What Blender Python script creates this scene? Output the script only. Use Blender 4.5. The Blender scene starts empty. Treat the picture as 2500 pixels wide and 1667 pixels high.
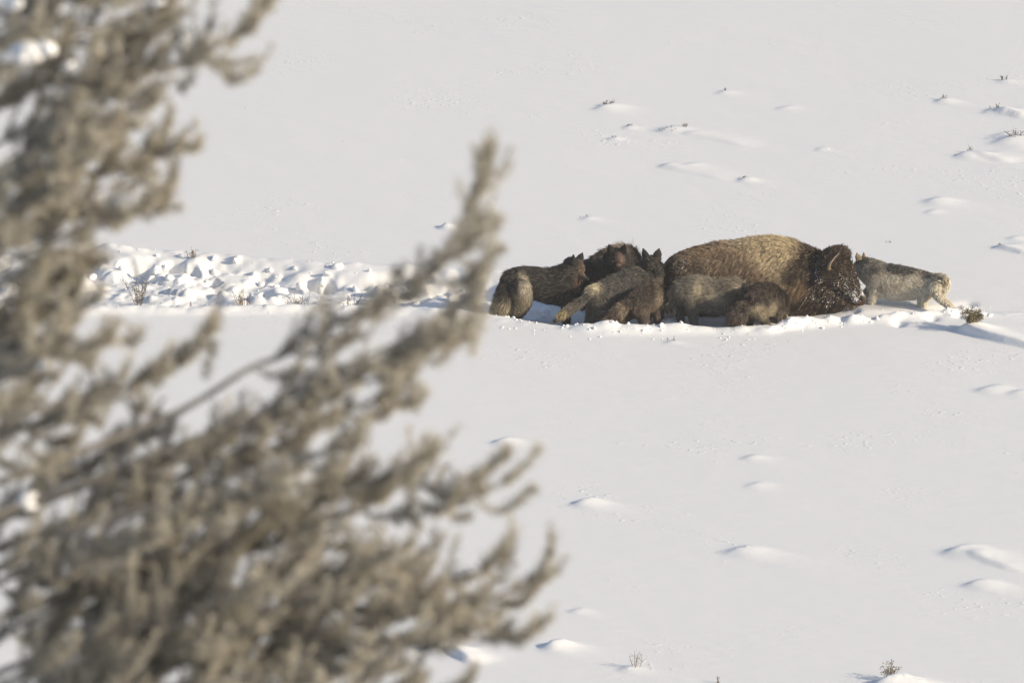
import bpy, bmesh, math, random
import numpy as np
from mathutils import Vector, Matrix

R = math.radians
rng = np.random.default_rng(7)
random.seed(7)
scene = bpy.context.scene
COL = scene.collection

# ------------------------------------------------------------------ camera
PITCH = R(14.0)
DIST = 200.0
PXM = 160.26                      # photo pixels per metre at the animals
cam_d = bpy.data.cameras.new('camera')
cam = bpy.data.objects.new('camera', cam_d)
COL.objects.link(cam)
CAM = Vector((0.0, -DIST * math.cos(PITCH), DIST * math.sin(PITCH)))
cam.location = CAM
cam.rotation_euler = (math.pi / 2 - PITCH, 0, 0)
cam_d.sensor_width = 36.0
cam_d.lens = 36.0 * DIST / (2500.0 / PXM)
cam_d.clip_start = 0.5
cam_d.clip_end = 20000.0
cam_d.dof.use_dof = True
cam_d.dof.focus_distance = 202.3
cam_d.dof.aperture_fstop = 8.0
scene.camera = cam

# ------------------------------------------------------------------ sky, sun, exposure
SUN_EL, SUN_AZ = R(21.5), R(24.0)        # azimuth: from +X turned towards the camera
world = bpy.data.worlds.new('World')
scene.world = world
world.use_nodes = True
wn = world.node_tree.nodes
bg = wn['Background']
sky = wn.new('ShaderNodeTexSky')
sky.sky_type = 'NISHITA'
sky.sun_disc = False
sky.sun_elevation = SUN_EL
sky.sun_rotation = R(90) + SUN_AZ
sky.altitude = 2000.0
sky.dust_density = 7.0
sky.ozone_density = 0.6
world.node_tree.links.new(sky.outputs[0], bg.inputs[0])
bg.inputs[1].default_value = 0.15

sd = bpy.data.lights.new('sun', 'SUN')
sd.energy = 4.2
sd.angle = R(0.6)
sd.color = (1.0, 0.885, 0.695)
sun = bpy.data.objects.new('sun', sd)
COL.objects.link(sun)
sv = Vector((math.cos(SUN_EL) * math.cos(SUN_AZ), -math.cos(SUN_EL) * math.sin(SUN_AZ), math.sin(SUN_EL)))
sun.rotation_euler = sv.to_track_quat('Z', 'Y').to_euler()
sun.location = (60, -60, 60)

scene.view_settings.view_transform = 'Standard'
scene.view_settings.look = 'None'
scene.view_settings.exposure = 0.16
scene.view_settings.gamma = 1.0
scene.view_settings.use_curve_mapping = False
scene.render.engine = 'CYCLES'
scene.cycles.use_denoising = True
scene.cycles.max_bounces = 6
scene.cycles.diffuse_bounces = 3
scene.cycles.glossy_bounces = 2
scene.cycles.transparent_max_bounces = 8
scene.cycles.sample_clamp_indirect = 4.0

# ------------------------------------------------------------------ photo -> place
FW = Vector((0, math.cos(PITCH), -math.sin(PITCH)))
UP = Vector((0, math.sin(PITCH), math.cos(PITCH)))


def ray(px, py):
    return (FW * DIST + Vector((1, 0, 0)) * ((px - 1250.0) / PXM) + UP * ((833.5 - py) / PXM))


def P(px, py, Y):
    """point on the vertical plane y = Y"""
    d = ray(px, py)
    t = (Y - CAM.y) / d.y
    return CAM + d * t


def G(px, py, z=0.0):
    """point on the level ground"""
    d = ray(px, py)
    t = (z - CAM.z) / d.z
    return CAM + d * t


# ------------------------------------------------------------------ small tools
def smooth(a, b, x):
    t = np.clip((x - a) / (b - a), 0, 1)
    return t * t * (3 - 2 * t)


def _hash(ix, iy, seed):
    h = (ix.astype(np.int64) * 374761393 + iy.astype(np.int64) * 668265263 + seed * 982451653) & 0x7fffffff
    h = ((h ^ (h >> 13)) * 1274126177) & 0x7fffffff
    h = h ^ (h >> 16)
    return (h & 0xffffff) / float(0xffffff)


def vnoise(x, y, seed=0):
    ix = np.floor(x); iy = np.floor(y)
    fx = x - ix; fy = y - iy
    fx = fx * fx * (3 - 2 * fx); fy = fy * fy * (3 - 2 * fy)
    a = _hash(ix, iy, seed); b = _hash(ix + 1, iy, seed)
    c = _hash(ix, iy + 1, seed); d = _hash(ix + 1, iy + 1, seed)
    return (a * (1 - fx) + b * fx) * (1 - fy) + (c * (1 - fx) + d * fx) * fy


def fbm(x, y, oct=4, seed=0):
    s = 0.0; a = 0.5
    for o in range(oct):
        s = s + a * (vnoise(x, y, seed + o * 17) - 0.5)
        x = x * 2.03 + 3.1; y = y * 2.03 + 1.7; a *= 0.5
    return s


def worley(x, y, seed=0):
    """distance to the nearest jittered cell point, and that cell's random value"""
    ix = np.floor(x); iy = np.floor(y)
    best = np.full(x.shape, 9.0); val = np.zeros(x.shape)
    for dx in (-1, 0, 1):
        for dy in (-1, 0, 1):
            cx = ix + dx; cy = iy + dy
            px = cx + _hash(cx, cy, seed + 1); py = cy + _hash(cx, cy, seed + 2)
            d = np.hypot(px - x, py - y)
            m = d < best
            best = np.where(m, d, best)
            val = np.where(m, _hash(cx, cy, seed + 3), val)
    return best, val


def mesh_np(name, v, f, mat=None, shade=True):
    me = bpy.data.meshes.new(name)
    v = np.asarray(v, dtype=np.float32); f = np.asarray(f, dtype=np.int32)
    k = f.shape[1]
    me.vertices.add(len(v)); me.vertices.foreach_set('co', v.ravel())
    me.loops.add(f.size); me.loops.foreach_set('vertex_index', f.ravel())
    me.polygons.add(len(f))
    me.polygons.foreach_set('loop_start', np.arange(0, f.size, k, dtype=np.int32))
    me.polygons.foreach_set('loop_total', np.full(len(f), k, dtype=np.int32))
    me.polygons.foreach_set('use_smooth', np.full(len(f), shade, dtype=bool))
    me.update(calc_edges=True)
    me.validate()
    if mat:
        me.materials.append(mat)
    return me


def add(name, data, parent=None, loc=None, kind=None):
    o = bpy.data.objects.new(name, data)
    COL.objects.link(o)
    if parent:
        o.parent = parent
    if loc is not None:
        o.location = loc
    if kind:
        o['kind'] = kind
    return o


def thing(name, label, cat, loc, group=None):
    o = add(name, None, loc=loc)
    o.empty_display_size = 0.1
    o['label'] = label
    o['category'] = cat
    if group:
        o['group'] = group
    return o


# ------------------------------------------------------------------ materials
def new_mat(name):
    m = bpy.data.materials.new(name)
    m.use_nodes = True
    b = m.node_tree.nodes['Principled BSDF']
    return m, m.node_tree, b


def plain(name, col, rough=0.7, spec=0.3):
    m, nt, b = new_mat(name)
    b.inputs['Base Color'].default_value = (*col, 1)
    b.inputs['Roughness'].default_value = rough
    b.inputs['Specular IOR Level'].default_value = spec
    return m


def attr_mat(name, rough=0.75, spec=0.15, attr='col'):
    m, nt, b = new_mat(name)
    a = nt.nodes.new('ShaderNodeAttribute')
    a.attribute_name = attr
    nt.links.new(a.outputs['Color'], b.inputs['Base Color'])
    b.inputs['Roughness'].default_value = rough
    b.inputs['Specular IOR Level'].default_value = spec
    return m


def snow_mat(name, detail=True):
    m, nt, b = new_mat(name)
    b.inputs['Base Color'].default_value = (0.865, 0.845, 0.81, 1)
    b.inputs['Roughness'].default_value = 0.62
    b.inputs['Specular IOR Level'].default_value = 0.18
    N, L = nt.nodes.new, nt.links.new
    geo = N('ShaderNodeNewGeometry')
    mp = N('ShaderNodeMapping'); mp.vector_type = 'POINT'
    mp.inputs['Rotation'].default_value = (0, 0, R(42))
    mp.inputs['Scale'].default_value = (0.35, 1.0, 1.0)
    L(geo.outputs['Position'], mp.inputs['Vector'])
    n1 = N('ShaderNodeTexNoise'); n1.inputs['Scale'].default_value = 5.0
    n1.inputs['Detail'].default_value = 6.0; n1.inputs['Roughness'].default_value = 0.62
    L(mp.outputs[0], n1.inputs['Vector'])
    # sparse crumbs and pits, in patches
    n2 = N('ShaderNodeTexNoise'); n2.inputs['Scale'].default_value = 13.0
    n2.inputs['Detail'].default_value = 2.0
    mp2 = N('ShaderNodeMapping'); mp2.inputs['Rotation'].default_value = (0, 0, R(40))
    mp2.inputs['Scale'].default_value = (0.6, 0.8, 1.0)
    L(geo.outputs['Position'], mp2.inputs['Vector'])
    L(mp2.outputs[0], n2.inputs['Vector'])
    r2 = N('ShaderNodeMapRange'); r2.inputs[1].default_value = 0.60; r2.inputs[2].default_value = 0.72
    L(n2.outputs['Fac'], r2.inputs[0])
    n3 = N('ShaderNodeTexNoise'); n3.inputs['Scale'].default_value = 0.42; n3.inputs['Detail'].default_value = 3.0
    L(geo.outputs['Position'], n3.inputs['Vector'])
    r3 = N('ShaderNodeMapRange'); r3.inputs[1].default_value = 0.52; r3.inputs[2].default_value = 0.70
    L(n3.outputs['Fac'], r3.inputs[0])
    mul = N('ShaderNodeMath'); mul.operation = 'MULTIPLY'
    L(r2.outputs[0], mul.inputs[0]); L(r3.outputs[0], mul.inputs[1])
    m1 = N('ShaderNodeMath'); m1.operation = 'MULTIPLY'; m1.inputs[1].default_value = 0.015
    L(n1.outputs['Fac'], m1.inputs[0])
    m2 = N('ShaderNodeMath'); m2.operation = 'MULTIPLY_ADD'; m2.inputs[1].default_value = 0.018
    L(mul.outputs[0], m2.inputs[0]); L(m1.outputs[0], m2.inputs[2])
    bump = N('ShaderNodeBump'); bump.inputs['Strength'].default_value = 0.55 if detail else 0.9
    bump.inputs['Distance'].default_value = 1.0
    L(m2.outputs[0], bump.inputs['Height'])
    L(bump.outputs[0], b.inputs['Normal'])
    return m


M_SNOW = snow_mat('snow')
M_CLOD = snow_mat('snow_clods', False)
M_FUR = attr_mat('fur')
M_HIDE = attr_mat('hide', 0.85, 0.1)
M_DARK = plain('dark_eye', (0.012, 0.009, 0.007), 0.15, 0.6)
M_AMBER = plain('amber_eye', (0.36, 0.26, 0.11), 0.25, 0.5)
M_NOSE = plain('nose_skin', (0.02, 0.016, 0.015), 0.45, 0.4)

# ------------------------------------------------------------------ the snow field
def edge_fn(pts):
    w = [G(*p) for p in pts]
    xs = np.array([p.x for p in w]); ys = np.array([p.y for p in w])
    return lambda x: np.interp(x, xs, ys)


FRONT = edge_fn([(-200, 757), (180, 754), (500, 752), (800, 750), (1000, 754), (1190, 770), (1345, 792), (1440, 799),
                 (1560, 800), (1650, 799), (1780, 800), (1880, 800), (1920, 790), (2000, 778), (2060, 771), (2110, 764)])
BACK = edge_fn([(-200, 610), (180, 610), (260, 617), (500, 630), (650, 642), (800, 655), (1000, 661), (1230, 674),
                (1400, 672), (1600, 678), (1900, 695), (2040, 722), (2110, 752)])
_dx = np.array([G(p, 750).x for p in (-200, 100, 1230, 1350, 1600, 1680, 1880, 2000, 2080, 2110)])
_dv = np.array([.21, .21, .24, .30, .30, .17, .15, .15, .08, 0.0])
WIND = R(-44)
CW, SW = math.cos(WIND), math.sin(WIND)
# px, py, height, width across, tail length, nose length
MOUNDS = [(1084, 556, .17, .10, .45, .10), (1484, 262, .12, .22, .6, .14), (1640, 318, .12, .22, .8, .34), (1536, 312, .06, .10, .4, .08),
          (1500, 340, .07, .10, .3, .1), (1632, 405, .11, .14, .5, .14), (1690, 404, .06, .14, .7, .2), (1817, 440, .10, .12, .5, .1),
          (2303, 247, .10, .13, .7, .12), (2427, 272, .12, .17, 1.5, .14), (2473, 343, .17, .32, 1.0, .3), (2450, 330, .08, .2, .5, .2),
          (2363, 378, .16, .2, .8, .16), (2288, 492, .12, .2, .7, .28), (2275, 518, .05, .12, .3, .1), (2480, 583, .06, .12, .5, .14),
          (2440, 607, .05, .1, 1.4, .1), (1228, 1074, .13, .16, .6, .16), (1432, 1222, .17, .19, .7, .18), (1832, 1114, .07, .14, .5, .16),
          (1842, 1181, .06, .16, .4, .18), (1812, 1343, .16, .24, 1.2, .34), (2350, 1342, .20, .27, 1.4, .30), (2390, 1424, .15, .21, 1.1, .24),
          (2420, 948, .11, .22, .7, .2), (2494, 958, .08, .2, .8, .2), (1058, 1582, .26, .17, .6, .10), (1358, 1574, .24, .19, .45, .15),
          (1536, 1629, .08, .12, .6, .16), (2172, 1672, .36, .36, .75, .28), (1412, 1487, .06, .12, .5, .14), (1436, 533, .06, .1, .5, .12),
          (1765, 227, .06, .12, .5, .12), (1915, 265, .05, .16, .5, .16), (2000, 366, .05, .09, .4, .1), (2372, 800, .16, .22, .9, .22),
          (470, 637, .10, .26, .7, .24), (255, 613, .10, .2, 1.3, .2), (1640, 833, .05, .1, .5, .1), (2455, 200, .06, .12, .7, .14),
          (2345, 768, .05, .2, .3, .2), (990, 1140, .12, .2, .7, .2), (1150, 1395, .08, .18, .6, .2)]
MG = [(G(m[0], m[1]), m[2], m[3], m[4], m[5]) for m in MOUNDS]


RIDGES = []
for _a, _b, _c, _d, _h, _k in ((2350, 808, 2580, 868, .13, .07), (1672, 330, 1850, 366, .035, .02), (2440, 276, 2530, 296, .09, .05), (2442, 606, 2540, 630, .06, .04),
                               (1090, 1592, 1180, 1625, .12, .05), (2370, 1356, 2520, 1402, .045, .03), (1640, 412, 1790, 448, .025, .015), (250, 612, 380, 640, .04, .03), (2390, 380, 2480, 402, .05, .03)):
    _p, _q = G(_a, _b), G(_c, _d)
    RIDGES.append((_p.x, _p.y, _q.x, _q.y, _h, _k))
_pr = random.Random(4)
PITS = []
for _px in range(190, 1235, 52):
    _x = G(_px + _pr.uniform(-22, 22), 690).x
    _y = float(BACK(_x)) - _pr.choice([.5, .9, 1.4])
    PITS.append((_x, _y, _pr.uniform(.13, .26), _pr.uniform(.14, .30)))


def inside(x, y):
    f = FRONT(x); b = BACK(x)
    wob = 1.1 * fbm(x * 0.9, y * 0.9, 4, 5)
    m = smooth(-0.02, 0.20, y - f + wob * 0.40) * (1 - smooth(-0.42, 0.10, y - b + wob))
    m = m * (1 - smooth(G(2090, 750).x, G(2112, 750).x, x))
    return m


def ground_z(x, y, fine=True):
    z = 0.07 * fbm(x * 0.10 + 4.2, y * 0.06 + 1.3, 3, 11)
    # hillside on which the camera and the pine stand
    t = np.clip((-60.0 - y), 0, None)
    hill = 0.348 * (np.sqrt(t * t + 36.0) - 6.0)
    z = z + np.minimum(hill, 44.6 + 2.0 * (1 - np.exp(-np.clip(hill - 44.6, 0, None) / 2.0)))
    if not fine:
        return z
    # wind ripples
    u = x * CW + y * SW; v = -x * SW + y * CW
    z = z + 0.010 * fbm(u * 0.5, v * 1.6, 3, 23) + 0.004 * fbm(u * 3.0, v * 8.0, 2, 29)
    for g, h, s, tail, nose in MG:
        dx = x - g.x; dy = y - g.y
        k = (np.abs(dx) < 4) & (np.abs(dy) < 4)
        if not k.any():
            continue
        a = dx[k] * CW + dy[k] * SW; c = -dx[k] * SW + dy[k] * CW
        c = c + 0.03 * np.sin(a * 1.7 + g.x)
        f = np.where(a < 0, np.exp(-(np.abs(a) / (nose * .42)) ** 1.7), (.40 * np.exp(-(a / (s * 1.5)) ** 2) + .60 / (1.0 + (a / (tail * 0.5)) ** 2)) * (1 - smooth(tail * 0.9, tail * 2.4, a)))
        wd = s * np.where(a < 0, 1.0, 1.0 + 0.35 * np.clip(a, 0, 3) / tail)
        prof = np.exp(-np.abs(c / (wd * 1.2)) ** 3.0)
        lump = 1 + 0.22 * fbm(dx[k] * 9 + g.x, dy[k] * 9, 2, 41)
        z[k] += 0.42 * h * f * prof * lump
    for (ax, ay, bx, by, h0, h1) in RIDGES:
        k = (x > min(ax, bx) - .6) & (x < max(ax, bx) + .6) & (y > min(ay, by) - .8) & (y < max(ay, by) + .8)
        if not k.any():
            continue
        lx, ly = bx - ax, by - ay; ll = math.hypot(lx, ly); lx /= ll; ly /= ll
        a = (x[k] - ax) * lx + (y[k] - ay) * ly; c = -(x[k] - ax) * ly + (y[k] - ay) * lx
        c = c + .05 * np.sin(a * 2.3 + ax) + .04 * fbm(a * 4, a * 0 + ax, 2, 77)
        on = smooth(-.15, .15, a) * (1 - smooth(ll * .55, ll, a))
        z[k] += (h0 + (h1 - h0) * np.clip(a / ll, 0, 1)) * on * np.where(c < 0, np.exp(-(c / .055) ** 2), np.exp(-(c / .36) ** 2))
    m = inside(x, y)
    D = np.interp(x, _dx, _dv)
    d1, v1 = worley(x * 1.35 + 0.5 * fbm(x * 2, y * 2, 2, 3), y * 1.15 + 0.5 * fbm(x * 2 + 7, y * 2, 2, 4), 61)
    d2, v2 = worley(x * 4.2 + 0.3 * fbm(x * 4, y * 4, 2, 6), y * 3.6 + 0.4 * fbm(x * 5, y * 5, 2, 8), 71)
    d3, v3 = worley(x * 11., y * 10., 81)
    block = 1 - smooth(0.28, 0.62, d1 + 0.22 * fbm(x * 5, y * 5, 3, 12))
    lumps = 0.66 * (0.26 * (v1 - 0.12) * block + 0.085 * np.clip(v2 - .35, 0, 1) * (1 - smooth(.15, .6, d2)) * 1.6
             + 0.030 * np.clip(v3 - .55, 0, 1) * (1 - smooth(.1, .6, d3)) * 2 + 0.13 * fbm(x * 1.8, y * 1.8, 4, 91))
    calm = np.interp(x, [G(1640, 780).x, G(1690, 780).x, G(2000, 780).x], [1.0, 0.35, 0.25])
    z = z + m * (-D + lumps * calm)
    # holes punched by legs
    for hx, hy, hw, hd in PITS:
        k = (np.abs(x - hx) < 1) & (np.abs(y - hy) < 1.2)
        if k.any():
            d = np.hypot((x[k] - hx) / hw, (y[k] - hy) / (hw * 1.25)) + 0.5 * fbm(x[k] * 6, y[k] * 6, 3, 131)
            z[k] -= hd * (1 - smooth(.55, 1.0, d)) * np.clip(m[k] * 1.5, 0, 1)
    # thrown-up snow along both lips
    f = FRONT(x); b = BACK(x)
    rag = 0.5 + fbm(x * 2.5, y * 2.5, 3, 101)
    lip = np.exp(-((y - f + 0.16) / 0.20) ** 2) * np.interp(x, [G(1100, 780).x, G(1350, 780).x, G(1480, 780).x, G(1650, 780).x, G(1750, 780).x, G(1930, 780).x, G(2100, 780).x],
                                                             [.075, .03, .11, .10, .05, .08, .02])
    lip = lip + 0.05 * np.exp(-((y - b - 0.12) / 0.16) ** 2) * (x < G(1300, 700).x)
    ch = np.clip(1 - d2 * 1.2, 0, 1) ** 0.6 * v2
    z = z + lip * (0.55 + 0.9 * rag + 0.6 * ch)
    # scuffed line running on to the right, past the nose of the bison
    yl = np.interp(x, [G(1900, 797).x, G(2100, 783).x, G(2250, 775).x, G(2370, 757).x], [G(1900, 797).y, G(2100, 783).y, G(2250, 775).y, G(2370, 757).y])
    on = smooth(G(1880, 790).x, G(1940, 790).x, x) * (1 - smooth(G(2360, 760).x, G(2400, 760).x, x))
    z = z + on * (0.075 * np.exp(-((y - yl) / 0.17) ** 2) * (0.4 + 1.1 * rag + 0.5 * ch) - 0.05 * np.exp(-((y - yl - 0.36) / 0.2) ** 2))
    # paw holes behind the pale wolf
    for (hx, hy) in ((2318, 758), (2342, 772), (2296, 768), (2276, 777), (2195, 790), (2055, 786), (2130, 780)):
        g = G(hx, hy)
        z = z - 0.07 * np.exp(-((x - g.x) / 0.09) ** 2 - ((y - g.y) / 0.16) ** 2)
    return z


def graded(fine, steps):
    """extend a fine axis at both ends with growing steps"""
    lo, hi = [], []
    s = fine[1] - fine[0]; v = fine[0]
    while v > steps[0]:
        s *= 1.35; v -= s; lo.append(v)
    s = fine[-1] - fine[-2]; v = fine[-1]
    while v < steps[1]:
        s *= 1.35; v += s; hi.append(v)
    return np.concatenate([np.array(lo[::-1]), fine, np.array(hi)])


gx = graded(np.arange(-9.6, 9.6, 0.034), (-2500, 2500))
yf = np.concatenate([np.arange(-27, -1.2, 0.07), np.arange(-1.2, 0.2, 0.042), np.arange(0.2, 6.6, 0.033), np.arange(6.6, 31, 0.075)])
gy = graded(yf, (-400, 4000))
# finer rows on the hillside under the pine
gy = np.unique(np.concatenate([gy, np.arange(-200, -27, 2.5)]))
X, Y = np.meshgrid(gx, gy)
fl = (np.abs(X) < 14) & (Y > -34) & (Y < 38)
Z = np.zeros_like(X)
Z[fl] = ground_z(X[fl], Y[fl])
Z[~fl] = ground_z(X[~fl], Y[~fl], False)
nx, ny = len(gx), len(gy)
idx = np.arange(nx * ny).reshape(ny, nx)
F = np.stack([idx[:-1, :-1], idx[:-1, 1:], idx[1:, 1:], idx[1:, :-1]], -1).reshape(-1, 4)
snow = add('snow_field', mesh_np('snow_field', np.stack([X, Y, Z], -1).reshape(-1, 3), F, M_SNOW), kind='structure')
snow['label'] = 'wind-packed snow field crossed by a churned-up trench'


def gz(x, y):
    return float(ground_z(np.array([float(x)]), np.array([float(y)]))[0])


# ---- clods of broken snow: parts of the snow field
def clod_mesh(i):
    bm = bmesh.new()
    bmesh.ops.create_icosphere(bm, subdivisions=2, radius=1.0)
    r = random.Random(i * 13 + 3)
    planes = [(Vector((r.gauss(0, 1), r.gauss(0, 1), r.gauss(0, 1))).normalized(), r.uniform(.42, .85)) for _ in range(9)]
    for v in bm.verts:
        for n, d in planes:
            k = v.co.dot(n)
            if k > d:
                v.co -= n * (k - d) * 0.98
        v.co *= r.uniform(.93, 1.07)
    me = bpy.data.meshes.new('snow_clod')
    bm.to_mesh(me); bm.free()
    me.polygons.foreach_set('use_smooth', np.full(len(me.polygons), True))
    me.materials.append(M_CLOD)
    return me


clods = [clod_mesh(i) for i in range(9)]


def put_clod(x, y, s, sink=0.35):
    o = add('snow_clod', random.choice(clods), snow)
    o.location = (x, y, gz(x, y) + s * (0.5 - sink))
    o.rotation_euler = (random.uniform(0, 6), random.uniform(0, 6), random.uniform(0, 6))
    o.scale = (s * random.uniform(.7, 1.2), s * random.uniform(.7, 1.2), s * random.uniform(.6, 1.0))


for i in range(44):
    px = random.uniform(150, 1240)
    x = G(px, 690).x
    b = float(BACK(x)); f = float(FRONT(x))
    y = b - abs(random.gauss(0.15, 0.8))
    if y < f:
        continue
    put_clod(x, y, random.choice([.05, .06, .07, .08, .09, .12]))
for i in range(30):
    px = random.choice([random.uniform(1450, 1680), random.uniform(1190, 1450), random.uniform(1900, 2360)])
    x = G(px, 780).x
    f = float(FRONT(x)) if px < 2000 else float(np.interp(px, [1900, 2100, 2250, 2370], [G(1900, 797).y, G(2100, 783).y, G(2250, 775).y, G(2370, 757).y]))
    y = f + random.gauss(-0.12, 0.12)
    put_clod(x, y, random.uniform(.025, .06) * (1.0 if 1450 < px < 1680 else .7))

# crumbs too small to pick apart
cv, cf = [], []
bm = bmesh.new(); bmesh.ops.create_icosphere(bm, subdivisions=1, radius=1.0)
bv = np.array([v.co[:] for v in bm.verts]); bf = np.array([[v.index for v in f.verts] for f in bm.faces]); bm.free()
off = 0
cx, cy, cs = [], [], []
for i in range(380):
    u = random.random()
    if u < .55:
        x = G(random.uniform(100, 1300), 700).x
        y = random.uniform(float(FRONT(x)) - .25, float(BACK(x)) + .35)
    elif u < .8:
        x = G(random.uniform(1200, 2100), 780).x
        y = float(FRONT(x)) + random.gauss(-.3, .3)
    else:
        px = random.uniform(1900, 2420); g = G(px, np.interp(px, [1900, 2420], [798, 758])); x = g.x; y = g.y + random.gauss(0, .25)
    cx.append(x); cy.append(y); cs.append(random.uniform(.006, .02))
cz = ground_z(np.array(cx), np.array(cy))
for x, y, z, s in zip(cx, cy, cz, cs):
    cv.append(bv * s * rng.uniform(.7, 1.25, 3) + np.array([x, y, z + s * .3])); cf.append(bf + off); off += len(bv)
add('snow_crumbs', mesh_np('snow_crumbs', np.concatenate(cv), np.concatenate(cf), M_CLOD), snow, kind='stuff')


# ------------------------------------------------------------------ animals: rig of lofted tubes -> one skin, then fur
def catmull(pts, n):
    pts = np.asarray(pts, float)
    if len(pts) == 2:
        t = np.linspace(0, 1, n)[:, None]
        return pts[0] * (1 - t) + pts[1] * t
    e = np.vstack([2 * pts[0] - pts[1], pts, 2 * pts[-1] - pts[-2]])
    out = []
    m = len(pts) - 1
    for q in np.linspace(0, m, n):
        i = min(int(q), m - 1); t = q - i
        p0, p1, p2, p3 = e[i], e[i + 1], e[i + 2], e[i + 3]
        out.append(0.5 * ((2 * p1) + (p2 - p0) * t + (2 * p0 - 5 * p1 + 4 * p2 - p3) * t * t + (3 * p1 - p0 - 3 * p2 + p3) * t ** 3))
    return np.array(out)


class Rig:
    def __init__(self):
        self.V, self.F, self.n = [], [], 0
        self.seg = []            # a, b, ra, rb, flow direction, fur length, lift, droop

    def tube(self, st, up=(0, 0, 1), fur=.05, flow=1.0, lift=.45, droop=.25, seg=16, n=None, furs=None):
        """st: list of (pos, half width, half height). flow +1: fur lies along the tube, -1: against it"""
        pos = np.array([tuple(s[0]) for s in st], float)
        rad = np.array([[s[1], s[2]] for s in st], float)
        n = n or (len(st) * 4)
        pr = catmull(np.hstack([pos, rad]), n)
        pos, rad = pr[:, :3], np.maximum(pr[:, 3:], .004)
        tan = np.gradient(pos, axis=0); tan /= np.linalg.norm(tan, axis=1)[:, None] + 1e-9
        up = np.asarray(up, float)
        ang = np.linspace(0, 2 * np.pi, seg, endpoint=False)
        rings = []

        def ring(c, t, r):
            s = np.cross(t, up); s /= np.linalg.norm(s) + 1e-9
            u = np.cross(s, t)
            return c + np.outer(np.cos(ang) * r[0], s) + np.outer(np.sin(ang) * r[1], u)
        for q in (85, 65, 40, 18):
            rings.append(ring(pos[0] - tan[0] * rad[0].mean() * math.sin(R(q)) * .8, tan[0], rad[0] * math.cos(R(q))))
        for c, t, r in zip(pos, tan, rad):
            rings.append(ring(c, t, r))
        for q in (18, 40, 65, 85):
            rings.append(ring(pos[-1] + tan[-1] * rad[-1].mean() * math.sin(R(q)) * .8, tan[-1], rad[-1] * math.cos(R(q))))
        v = np.concatenate(rings); m = len(rings)
        i = np.arange(m * seg).reshape(m, seg)
        q = np.stack([i[:-1], np.roll(i[:-1], -1, 1), np.roll(i[1:], -1, 1), i[1:]], -1).reshape(-1, 4)
        tri = np.concatenate([q[:, [0, 1, 2]], q[:, [0, 2, 3]]])
        c0, c1 = m * seg, m * seg + 1
        v = np.vstack([v, rings[0].mean(0), rings[-1].mean(0)])
        j = np.arange(seg)
        tri = np.concatenate([tri, np.stack([np.roll(j, -1), j, np.full(seg, c0)], -1),
                              np.stack([i[-1], np.roll(i[-1], -1), np.full(seg, c1)], -1)])
        self.V.append(v); self.F.append(tri + self.n); self.n += len(v)
        k = max(1, n // 6)
        fl = np.interp(np.linspace(0, 1, n), np.linspace(0, 1, len(furs)), furs) if furs is not None else np.full(n, fur)
        for a in range(0, n - 1, k):
            b = min(a + k, n - 1)
            d = pos[b] - pos[a]; d = d / (np.linalg.norm(d) + 1e-9)
            self.seg.append((pos[a], pos[b], rad[a].mean(), rad[b].mean(), d * flow, (fl[a] + fl[b]) / 2, lift, droop))

    def skin(self, voxel, it=4):
        me = mesh_np('rig', np.concatenate(self.V), np.concatenate(self.F))
        o = bpy.data.objects.new('rig', me); COL.objects.link(o)
        m = o.modifiers.new('r', 'REMESH'); m.mode = 'VOXEL'; m.voxel_size = voxel
        s = o.modifiers.new('s', 'SMOOTH'); s.factor = .5; s.iterations = it
        dg = bpy.context.evaluated_depsgraph_get()
        out = bpy.data.meshes.new_from_object(o.evaluated_get(dg))
        bpy.data.objects.remove(o); bpy.data.meshes.remove(me)
        return out

    def field(self, p):
        """blended flow, fur length, lift and droop at points p"""
        W = 0; D = 0; L = 0; U = 0; O = 0
        for a, b, ra, rb, d, l, lift, droop in self.seg:
            ab = b - a; t = np.clip(((p - a) @ ab) / (ab @ ab + 1e-9), 0, 1)
            q = a + t[:, None] * ab
            r = ra + (rb - ra) * t
            k = np.linalg.norm(p - q, axis=1) / (r + .01)
            w = 1.0 / (k ** 7 + 1e-3)
            W = W + w; D = D + w[:, None] * d; L = L + w * l; U = U + w * lift; O = O + w * droop
        D = D / W[:, None]
        return D, L / W, U / W, O / W


class Paint:
    """colour of the coat as a function of place"""
    def __init__(self, top, low, z0, z1):
        self.top, self.low, self.z0, self.z1 = np.array(top), np.array(low), z0, z1
        self.blobs = []; self.frost = []

    def blob(self, c, r, col, k=1.0, hard=.5):
        r = (r, r, r) if np.isscalar(r) else r
        self.blobs.append((np.array(tuple(c)), np.array(r, float), np.array(col), k, hard)); return self

    def snow(self, c, r, k):
        r = (r, r, r) if np.isscalar(r) else r
        self.frost.append((np.array(tuple(c)), np.array(r, float), k)); return self

    def __call__(self, p):
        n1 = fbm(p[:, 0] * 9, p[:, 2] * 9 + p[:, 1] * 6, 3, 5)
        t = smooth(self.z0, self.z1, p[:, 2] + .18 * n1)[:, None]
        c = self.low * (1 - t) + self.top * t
        for ctr, r, col, k, hard in self.blobs:
            d = np.linalg.norm((p - ctr) / r, axis=1) + .55 * n1
            w = (k * (1 - smooth(hard, 1.15, d)))[:, None]
            c = c * (1 - w) + col * w
        n2 = fbm(p[:, 0] * 30, p[:, 2] * 30 + p[:, 1] * 20, 2, 15)
        return c * (1 + .45 * n1[:, None] + .5 * n2[:, None])

    def snowy(self, p):
        w = np.zeros(len(p))
        for ctr, r, k in self.frost:
            d = np.linalg.norm((p - ctr) / r, axis=1)
            w = np.maximum(w, k * (1 - smooth(.35, 1.1, d)))
        n = fbm(p[:, 0] * 26, p[:, 2] * 26 + p[:, 1] * 18, 3, 55)
        return np.clip(w * (1 + 4.0 * n), 0, 1)


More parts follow.
